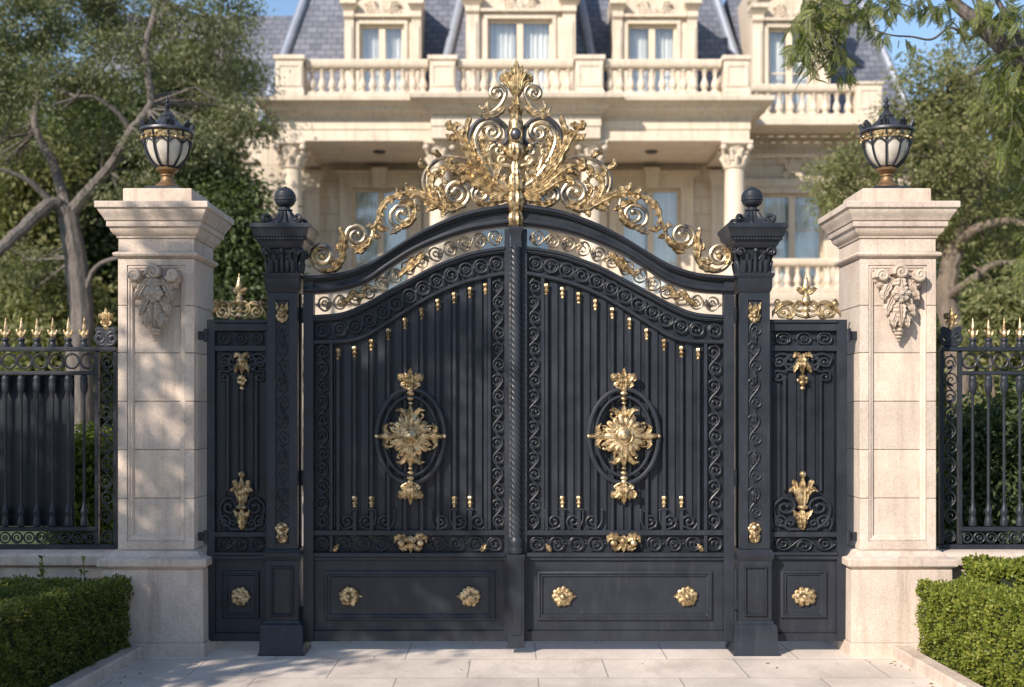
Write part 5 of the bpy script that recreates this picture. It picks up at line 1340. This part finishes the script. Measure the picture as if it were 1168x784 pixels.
# big spreading tree on the left, behind the fence
Yt = 13.0
b0 = px3(93, 571, Yt); b0 = (b0[0], Yt, 0)
limbs = [([b0, px3(91, 430, Yt), px3(92, 350, Yt), px3(84, 285, Yt), px3(76, 238, Yt)], .26, .18),
         ([px3(78, 250, Yt), px3(60, 232, Yt-.2), px3(25, 262, Yt-.8), px3(-30, 310, Yt-1.5)], .14, .09),
         ([px3(78, 245, Yt), px3(105, 215, Yt), px3(128, 188, Yt-.3), px3(150, 150, Yt-.8), px3(172, 118, Yt-1), px3(166, 60, Yt-1), px3(180, 0, Yt-.8), px3(185, -50, Yt-.8)], .13, .03),
         ([px3(76, 240, Yt), px3(62, 190, Yt+.5), px3(40, 140, Yt+.8), px3(50, 60, Yt+1), px3(70, -30, Yt+1)], .11, .02),
         ([px3(128, 188, Yt), px3(160, 165, Yt+.5), px3(205, 140, Yt+1), px3(250, 95, Yt+1.3)], .07, .015),
         ([px3(150, 150, Yt-.8), px3(130, 125, Yt-1), px3(100, 110, Yt-1.2), px3(60, 120, Yt-1.5)], .06, .015),
         ([px3(92, 350, Yt), px3(110, 305, Yt-.2), px3(150, 292, Yt-.4), px3(190, 290, Yt-.2)], .055, .02),
         ([px3(60, 232, Yt-.2), px3(30, 205, Yt-.5), px3(-10, 190, Yt-.8)], .07, .03)]
bl = []
for px, py, r, n in ((20,30,46,60),(80,10,52,60),(150,20,46,48),(215,15,34,15),(-30,90,46,46),(60,95,40,30),(130,75,44,36),(255,40,30,10),(270,95,30,12),(280,140,26,22),(215,165,30,20),(150,225,30,16),(235,120,26,8),(200,75,26,7),(20,160,38,24),(-40,200,40,28),(120,150,34,16),(30,300,34,18),(290,75,20,7),(175,180,30,14),(90,-60,60,16),(220,-40,50,26),(265,15,30,16)):
    c = px3(px, py, Yt+rnd.uniform(-1.6, 1.8)); rr = r*22/F; bl.append((c, (rr*1.05, rr*1.15, rr*.78), int(n*.92)))
tree('spreading_tree', 'large tree with forked grey trunk and grey green crown behind the left stone pillar', 'tree', b0, limbs, bl, LF_GREY, BARK, .105, .036, 95, .18)

def bushy(name, label, cx_, Y, top_py, w, mat, L=.13, W=.07, dens=1.0, bark=BARK2, cat='tree', group=None, depth=None):
    """dense round-headed tree or tall shrub reaching the ground; cx_, w in px"""
    x, _, zt = px3(cx_, top_py, Y); k = (Y+CD)/F; hw = w*k/2; dp = depth or hw
    root_pts = (x, Y, 0); bl = []; n = max(6, int(10*dens*max(1, hw)))
    for i in range(n):
        a = rnd.uniform(0, 2*PI); q = rnd.uniform(.15, .8); f = rnd.uniform(.10, .93); sh = (1-max(0, f-.45)**2*2.2)
        s = rnd.uniform(.28, .46)*hw+.12; bl.append(((x+math.cos(a)*q*(hw-s*.6)*sh, Y+math.sin(a)*q*(dp-s*.6)*sh, max(s*.5, zt*f-s*.2)), (s, s, s*.8), int(24*dens)))
    limbs = [([(x, Y, 0), (x+.03, Y, zt*.3), (x-.05, Y, zt*.7)], max(.05, hw*.10), .03)]
    for i in range(4):
        a = 1.57*i+.5; limbs.append(([(x, Y, zt*.2), (x+math.cos(a)*hw*.3, Y+math.sin(a)*dp*.3, zt*.45), (x+math.cos(a)*hw*.5, Y+math.sin(a)*dp*.5, zt*.7)], max(.03, hw*.05), .015))
    return tree(name, label, cat, root_pts, limbs, bl, mat, bark, L, W, 48, s*.0+max(.10, hw*.16), group, False)
# trees and shrubs behind the left side
gb = 'trees behind the left fence'
bushy('dense_tree', 'dark dense tree between the left stone pillar and the mansion', 248, 12, 165, 160, LF_DARK, .11, .055, 2.6, group=gb)
bushy('dense_tree', 'olive green tree at the left edge of the picture, beyond the spear tips', 20, 17, 150, 200, LF_OLIVE, .17, .08, 1.3, group=gb)
bushy('dense_tree', 'shadowy tree directly behind the grey forked trunk', 130, 19, 60, 230, LF_DARK, .18, .09, 1.5, group=gb)
bushy('dense_tree', 'tall dark tree rising at the far left behind the forked tree', -40, 22, 20, 240, LF_DARK, .2, .1, 1.4, group=gb)
bushy('dense_tree', 'pale yellowish green low tree just above the left railing', 60, 14.5, 285, 150, LF_OLIVE, .15, .07, 1.2, group=gb)
bushy('dense_tree', 'grey green tree in front of the left wing of the mansion', 215, 20, 25, 170, LF_GREY, .19, .08, 1.1, group=gb)
bushy('shrub', 'leafy bright green shrub behind the end of the left railing', 103, 1.15, 490, 46, LF_BOX, .06, .035, 1.3, cat='shrub')
# right side
Yr = 13.5
b1 = px3(1095, 571, Yr); b1 = (b1[0], Yr, 0)
limbs = [([b1, px3(1093, 420, Yr), px3(1080, 340, Yr), px3(1088, 285, Yr)], .24, .17),
         ([px3(1088, 285, Yr), px3(1108, 240, Yr-.3), px3(1120, 200, Yr-.5), px3(1150, 165, Yr-.8), px3(1190, 120, Yr-1)], .14, .05),
         ([px3(1088, 285, Yr), px3(1112, 262, Yr-.6), px3(1150, 252, Yr-.8), px3(1190, 262, Yr-1)], .11, .05),
         ([px3(1085, 300, Yr), px3(1060, 250, Yr+.4), px3(1040, 200, Yr+.6), px3(1022, 165, Yr+.8)], .11, .04),
         ([px3(1108, 240, Yr-.3), px3(1085, 200, Yr-.2), px3(1070, 150, Yr), px3(1085, 95, Yr)], .09, .03),
         ([px3(1080, 340, Yr), px3(1110, 318, Yr-.8), px3(1140, 300, Yr-.9), px3(1200, 305, Yr-1)], .09, .04)]
bl = []
for px, py, r, n in ((985,185,30,30),(968,222,30,34),(985,250,32,30),(1035,140,34,30),(1066,100,40,40),(1095,130,44,40),(1145,120,44,40),(1190,150,48,44),(1060,170,42,32),(1110,190,38,22),(1160,215,40,26),(1040,265,36,22),(1075,230,34,16),(1130,260,40,24),(1185,270,44,30),(1020,215,34,22),(950,200,18,12),(1120,75,46,40),(1180,60,46,40),(1060,320,36,18),(1140,325,36,18),(1010,300,30,16)):
    c = px3(px, py, Yr+rnd.uniform(-1.5, 1.6)); rr = r*22.5/F; bl.append((c, (rr*1.05, rr*1.15, rr*.8), int(n*.66)))
tree('spreading_tree', 'large olive green tree with brown crooked limbs behind the right stone pillar', 'tree', b1, limbs, bl, LF_OLIVE, BARK2, .11, .04, 90, .17)
gb = 'trees behind the right fence'
bushy('dense_tree', 'low rounded yellow green tree above the right railing', 1150, 9, 310, 130, LF_OLIVE, .11, .06, 1.3, group=gb)
bushy('dense_tree', 'dark tree filling the gap behind the crooked limbs on the right', 1120, 19, 215, 220, LF_DARK, .2, .1, 1.4, group=gb)
bushy('dense_tree', 'tall pale olive tree at the far right beyond the crooked limbs', 1215, 20, 45, 230, LF_OLIVE, .2, .09, 1.3, group=gb)
bushy('dense_tree', 'far tree filling the gap right of the mansion roof', 1075, 27, 100, 160, LF_GREY, .22, .1, 1.2, group=gb)
bushy('shrub', 'dark evergreen shrub close behind the right railing', 1120, 1.6, 432, 110, LF_DARK, .07, .035, 1.8, cat='shrub', depth=.5)
bushy('shrub', 'dark evergreen shrub at the right edge behind the railing', 1205, 1.5, 415, 110, LF_DARK, .07, .035, 1.8, cat='shrub', depth=.5)

# overhanging feathery tree, trunk just outside the frame on the right
def frond(pos, d, L, n, V):
    """pinnate leaf: paired leaflets along a drooping stalk"""
    d = unit(np.array(d)); side = unit(np.cross(d, nrg.normal(size=3))); st = []
    for i in range(n):
        t = (i+.5)/n; p = pos+d*L*t+np.array([0, 0, -.28*L*t*t]); st.append(p)
        ln = L*.28*math.sin(PI*min(.97, .12+t*.86)); wd = ln*.40
        for s in (-1, 1):
            dd = unit(side*s+d*.55+np.array([0, 0, -.2])); nn = unit(np.cross(dd, d)); sd = unit(np.cross(dd, nn)); nn = nn*.1
            V.append(np.stack([p, p+dd*ln*.5+sd*wd*.5+nn*ln, p+dd*ln, p+dd*ln*.5-sd*wd*.5+nn*ln]))
    return st
def overhang():
    Y = 2.4; k = (Y+CD)/F
    base = (7.0, 3.0, 0)
    root = thing('overhanging_tree', 'feathery leaved tree reaching in from the top right corner above the right lantern', 'tree', base)
    tr = MB(); V = []
    L_ = [([(7.0,3.0,0), (6.9,3.0,2.2), (6.4,2.8,4.0), px3(1215,118,Y+.2), px3(1168,76,Y), px3(1137,46,Y), px3(1108,20,Y), px3(1082,-4,Y), px3(1040,-60,Y-.2)], .22, .035),
          ([px3(1120,30,Y), px3(1108,44,Y-.05), px3(1095,36,Y-.1), px3(1082,32,Y-.1), px3(1063,45,Y-.15), px3(1040,42,Y-.2), px3(1016,40,Y-.2), px3(985,30,Y-.2)], .022, .006),
          ([px3(1150,60,Y), px3(1120,10,Y+.1), px3(1110,-30,Y+.2)], .05, .02), ([px3(1185,90,Y), px3(1160,40,Y+.3), px3(1140,5,Y+.4), px3(1120,-30,Y+.5)], .05, .02),
          ([px3(1060,-35,Y-.1), px3(1010,-20,Y-.2), px3(960,-10,Y-.3), px3(925,15,Y-.35), px3(912,50,Y-.35)], .03, .006),
          ([px3(1000,-18,Y-.2), px3(965,20,Y-.3), px3(948,60,Y-.3), px3(945,95,Y-.3)], .016, .004),
          ([px3(1215,118,Y), px3(1180,130,Y-.3), px3(1150,145,Y-.4)], .03, .006), ([px3(1230,140,Y), px3(1195,180,Y-.3), px3(1165,205,Y-.4)], .02, .005)]
    for pts, r0, r1 in L_:
        PP = [np.array(p) for p in pts]; m = len(PP)
        P = []; Q = [2*PP[0]-PP[1]]+PP+[2*PP[-1]-PP[-2]]
        for i in range(1, len(Q)-2):
            for j in range(6):
                t = j/6; a, b, c, d = Q[i-1:i+3]; P.append(.5*((2*b)+(-a+c)*t+(2*a-5*b+4*c-d)*t*t+(-a+3*b-3*c+d)*t**3))
        P.append(Q[-2]); n = len(P); tr.tube(P, [r0+(r1-r0)*(i/(n-1))**.7 for i in range(n)], 9)
    def cluster(px, py, rx, ry, n, dy=.25, sz=.155):
        for i in range(int(n*1.75)):
            a = rnd.uniform(0, 2*PI); q = math.sqrt(rnd.random())
            p = np.array(px3(px+rx*q*math.cos(a), py+ry*q*math.sin(a), Y-.2+rnd.gauss(0, dy)))
            d = np.array([rnd.gauss(0, .8), rnd.gauss(0, .6), rnd.gauss(-.75, .45)])
            st = frond(p, d, sz*rnd.uniform(.7, 1.25), 11, V)
            tr.tube(st[::2], .0022, 4)
    for a in ((935,8,26,18,55),(915,35,14,22,30),(945,45,18,32,48),(962,75,11,18,12),(905,60,9,12,8),(975,15,20,14,22),(1010,5,26,12,26),(1000,38,16,10,8),(1035,52,12,8,6),(1060,5,26,12,26),(1095,30,18,12,14),(1130,12,26,16,30),(1160,20,20,20,26),
              (1150,105,16,14,20),(1165,130,16,26,44),(1130,92,12,10,9),(1120,125,10,12,8),(1150,170,14,18,20),(1180,160,22,40,50),(1172,200,12,16,12),(1176,290,13,34,30),(1140,70,16,20,22),(1158,75,14,26,30),(925,70,10,20,16),(1200,60,34,40,60),(1220,-20,60,40,60),(1100,-40,60,30,60),(980,-30,60,20,50)):
        cluster(*a)
    tr.build('trunk', BARK, root); quads_mesh('crown', np.array(V), LF_FEATH, root)
overhang()

# tree beside the photographer on the left: its shade dapples the left half of the gate
SUN_AZ, SUN_EL = R(38), R(31)
S = np.array([-math.sin(SUN_AZ)*math.cos(SUN_EL), -math.cos(SUN_AZ)*math.cos(SUN_EL), math.sin(SUN_EL)])
def shade_tree():
    t = 9.5; bl = []; base = (-7.6, -5.6, 0); L_ = [([base, (-7.5,-5.7,2.2), (-7.2,-6.0,4.2)], .24, .15)]
    for (x, z, r, n) in SHADE:
        c = np.array([x, 0, z])+S*(t+rnd.uniform(-.8, .8)); bl.append((c, (r*1.1, r*1.1, r), int(n*.66) if x > -2.45 else int(n*.40)))
        L_.append(([(-7.2,-6.0,4.0), tuple((np.array([-7.2,-6.0,4.4])+c)/2+np.array([0,0,.2])), tuple(c)], .07, .02))
    tree('broadleaf_tree', 'broadleaf tree standing beside the drive outside the picture on the left', 'tree', base, L_, bl, LF_DARK, BARK, .15, .09, 34, .125)
SHADE = [(-3.3,1.2,.5,26),(-2.9,2.0,.45,24),(-2.6,.85,.42,20),(-2.1,2.6,.5,34),(-2.0,1.6,.6,46),(-2.1,.6,.6,46),(-1.4,2.4,.5,36),(-1.3,1.5,.55,40),(-1.3,.7,.5,32),(-.8,2.55,.34,15),(-.62,.75,.36,13),(-1.7,-.1,.4,26),(-3.75,1.2,.45,30),(-4.3,1.0,.5,34),(-4.0,1.9,.4,16),(-3.7,.7,.35,18)]
shade_tree()

for i_, (x_, y_, w_, t_) in enumerate(((-14,-25,6,6.2),(-8.4,-27,6,5.4),(-2.5,-26,6.2,6.0),(3.6,-27,6,5.6),(9.5,-25,6.4,6.4),(16,-26,6.5,5.8))):  # unseen trees added to block the low sky and darken reflections in the metal
    d_ = y_+CD; bl_ = []; lab_ = ['wide', 'low', 'middle', 'small', 'tall', 'outermost'][i_]
    for j_ in range(16): bl_.append(((x_+rnd.uniform(-.36,.36)*w_, y_+rnd.uniform(-1,1), rnd.uniform(.8, t_-.9)), (1.3,1.1,1.0), 16))
    tree('added_rear_tree', lab_+' dark tree added unseen behind the photographer to darken reflections', 'tree', (x_, y_, 0), [([(x_,y_,0),(x_,y_,1.5),(x_+.1,y_,t_*.7)], .2, .06)], bl_, LF_DARK, BARK, .42, .26, 16, .38, 'trees added behind the camera', False)
# ------------------------------------------------------------------ clipped hedges
def hedge(name, label, quad, h0, h1, lmat, dens, L, W, faces):
    """quad: plan corners a(far inner) b(near inner) c(near outer) d(far outer); heights at far / near end"""
    a, b, c, d = [np.array(p, float) for p in quad]
    root = thing(name, label, 'hedge', ((a[0]+c[0])/2, (a[1]+c[1])/2, 0))
    m = MB(); ctr = (a+b+c+d)/4; ins = lambda p: p+(ctr-p)/np.linalg.norm(ctr-p)*.09
    A, B_, C_, D = map(ins, (a, b, c, d))
    m.loft([[(*A, 0), (*B_, 0), (*C_, 0), (*D, 0)], [(*A, h0-.07), (*B_, h1-.07), (*C_, h1-.07), (*D, h0-.07)]]); m.build('dark_core', HCORE, root)
    P = []; Nn = []
    def bil(p00, p10, p11, p01, n, nrm):
        area = np.linalg.norm(np.cross(np.array(p10)-p00, np.array(p01)-p00)); k = int(area*n)
        u = nrg.uniform(0, 1, (k, 1)); v = nrg.uniform(0, 1, (k, 1))
        q = (1-u)*(1-v)*p00+u*(1-v)*p10+u*v*p11+(1-u)*v*p01
        nv = unit(np.array(nrm, float)[None, :])[0]
        wob = .016*np.sin(q[:, :1]*17+q[:, 2:]*23)+.014*np.sin(q[:, 1:2]*31+q[:, 2:]*13+q[:, :1]*9)+.012*np.sin(q[:, 2:]*47+q[:, 1:2]*19)
        q = q+nv*(wob-np.abs(nrg.normal(0, .022, (k, 1))))
        P.append(q); Nn.append(np.repeat(nv[None, :], k, 0))
    def T3(p, z): return np.array([p[0], p[1], z])
    c2 = np.array([ctr[0], ctr[1]])
    def side(p, q, hp, hq):
        nn = np.array([q[1]-p[1], -(q[0]-p[0]), 0]); mid = (p+q)/2
        if np.dot(nn[:2], mid-c2) < 0: nn = -nn
        bil(T3(p, .03), T3(q, .03), T3(q, hq), T3(p, hp), dens, nn)
    if 'i' in faces: side(a, b, h0, h1)
    if 'f' in faces: side(a, d, h0, h0)
    if 'n' in faces: side(b, c, h1, h1)
    bil(T3(a, h0), T3(b, h1), T3(c, h1), T3(d, h0), dens*.8, (0, 0, 1))
    pos = np.concatenate(P); nr = np.concatenate(Nn)
    # rounded shoulders
    V = cards(pos-nr*L*.4, L, W, nr+np.array([0, 0, .35]), nr, .75)
    quads_mesh('foliage', V, lmat, root)
    return root
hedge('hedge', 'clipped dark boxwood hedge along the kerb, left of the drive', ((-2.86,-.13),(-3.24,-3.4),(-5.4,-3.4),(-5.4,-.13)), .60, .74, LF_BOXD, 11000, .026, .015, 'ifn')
hedge('hedge', 'clipped bright boxwood hedge along the kerb, right of the drive', ((3.03,-.16),(3.30,-3.4),(5.6,-3.4),(5.6,-.66)), .60, .74, LF_BOX, 11000, .027, .017, 'ifn')
hedge('hedge', 'looser higher boxwood hedge against the low wall behind the right hedge', ((3.42,-.02),(3.42,-.52),(6.4,-.52),(6.4,-.02)), .74, .72, LF_BOX, 8000, .036, .024, 'fin')
def weed(px, py, h, n, label):
    Y = -.05; x, _, z = px3(px, py, Y); k = 9/F; V = []
    root = thing('weed', label, 'plant', (x, Y, .5), 'weeds behind the left hedge'); m = MB()
    pts = [(x, Y, .5), (x+.01, Y, .5+(z-.5)*.5), (x-.005, Y, z)]; m.tube(pts, .004, 5); m.build('stem', LF_BOXD, root, 0)
    pos = np.array([[x+rnd.gauss(0, .012), Y+rnd.gauss(0, .015), rnd.uniform(z-h*k, z)] for i in range(n)])
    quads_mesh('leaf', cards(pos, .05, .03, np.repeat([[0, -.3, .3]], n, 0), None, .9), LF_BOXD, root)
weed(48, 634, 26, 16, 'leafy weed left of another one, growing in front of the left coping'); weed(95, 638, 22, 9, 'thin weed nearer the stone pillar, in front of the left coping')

def litter():
    n = 60; x = nrg.uniform(-2.8, 2.9, n); y = -nrg.gamma(1.3, .9, n); e = nrg.random(n) < .45
    x = np.where(e, np.where(nrg.random(n) < .5, -2.72, 2.8)+nrg.normal(0, .08, n), x)
    pos = np.stack([x, y, np.full(n, .009)], 1); d = nrg.normal(size=(n, 3)); d[:, 2] = .05
    V = cards(pos, .032, .014, d, np.repeat([[0, 0, 1.]], n, 0)*6, .02); V[:, :, 2] = np.maximum(V[:, :, 2], .006)
    o = quads_mesh('fallen_leaves', V, mat_leaf('dry_leaves', (.10,.06,.02), (.20,.13,.05), (.16,.17,.05), .1)); tag(o, 'dry fallen leaves scattered over the paving in front of the gate', kind='stuff')
litter()
# ================================================================== LIGHT, SKY, CAMERA
w = bpy.data.worlds.new('World'); sc.world = w; w.use_nodes = True
nt = w.node_tree; nt.nodes.clear()
wo = nt.nodes.new('ShaderNodeOutputWorld'); bg = nt.nodes.new('ShaderNodeBackground'); sky = nt.nodes.new('ShaderNodeTexSky')
sky.sky_type = 'NISHITA'; sky.sun_disc = False; sky.sun_elevation = SUN_EL; sky.sun_rotation = math.pi+SUN_AZ
sky.air_density = 1.0; sky.dust_density = .4; sky.ozone_density = 2.0; sky.altitude = 50
bg.inputs[1].default_value = .145
nt.links.new(sky.outputs[0], bg.inputs[0]); nt.links.new(bg.outputs[0], wo.inputs[0])
sl = bpy.data.lights.new('sun', 'SUN'); sl.energy = 5.0; sl.angle = R(.53); sl.color = (1, .89, .765)
so = bpy.data.objects.new('sun', sl); col.objects.link(so)
so.rotation_euler = Vector(tuple(S)).to_track_quat('Z', 'Y').to_euler()
cam = bpy.data.cameras.new('camera'); co = bpy.data.objects.new('camera', cam); col.objects.link(co)
co.location = (0, -CD, EYE); co.rotation_euler = (R(90), 0, 0)
cam.sensor_width = 36; cam.lens = F/1168*36; cam.shift_y = (HY-392)/1168; cam.clip_end = 600
cam.dof.use_dof = True; cam.dof.focus_distance = 9.05; cam.dof.aperture_fstop = 1.25
sc.camera = co
sc.view_settings.view_transform = 'Standard'; sc.view_settings.look = 'None'; sc.view_settings.gamma = 1; sc.view_settings.exposure = 0.42
sc.cycles.use_denoising = True
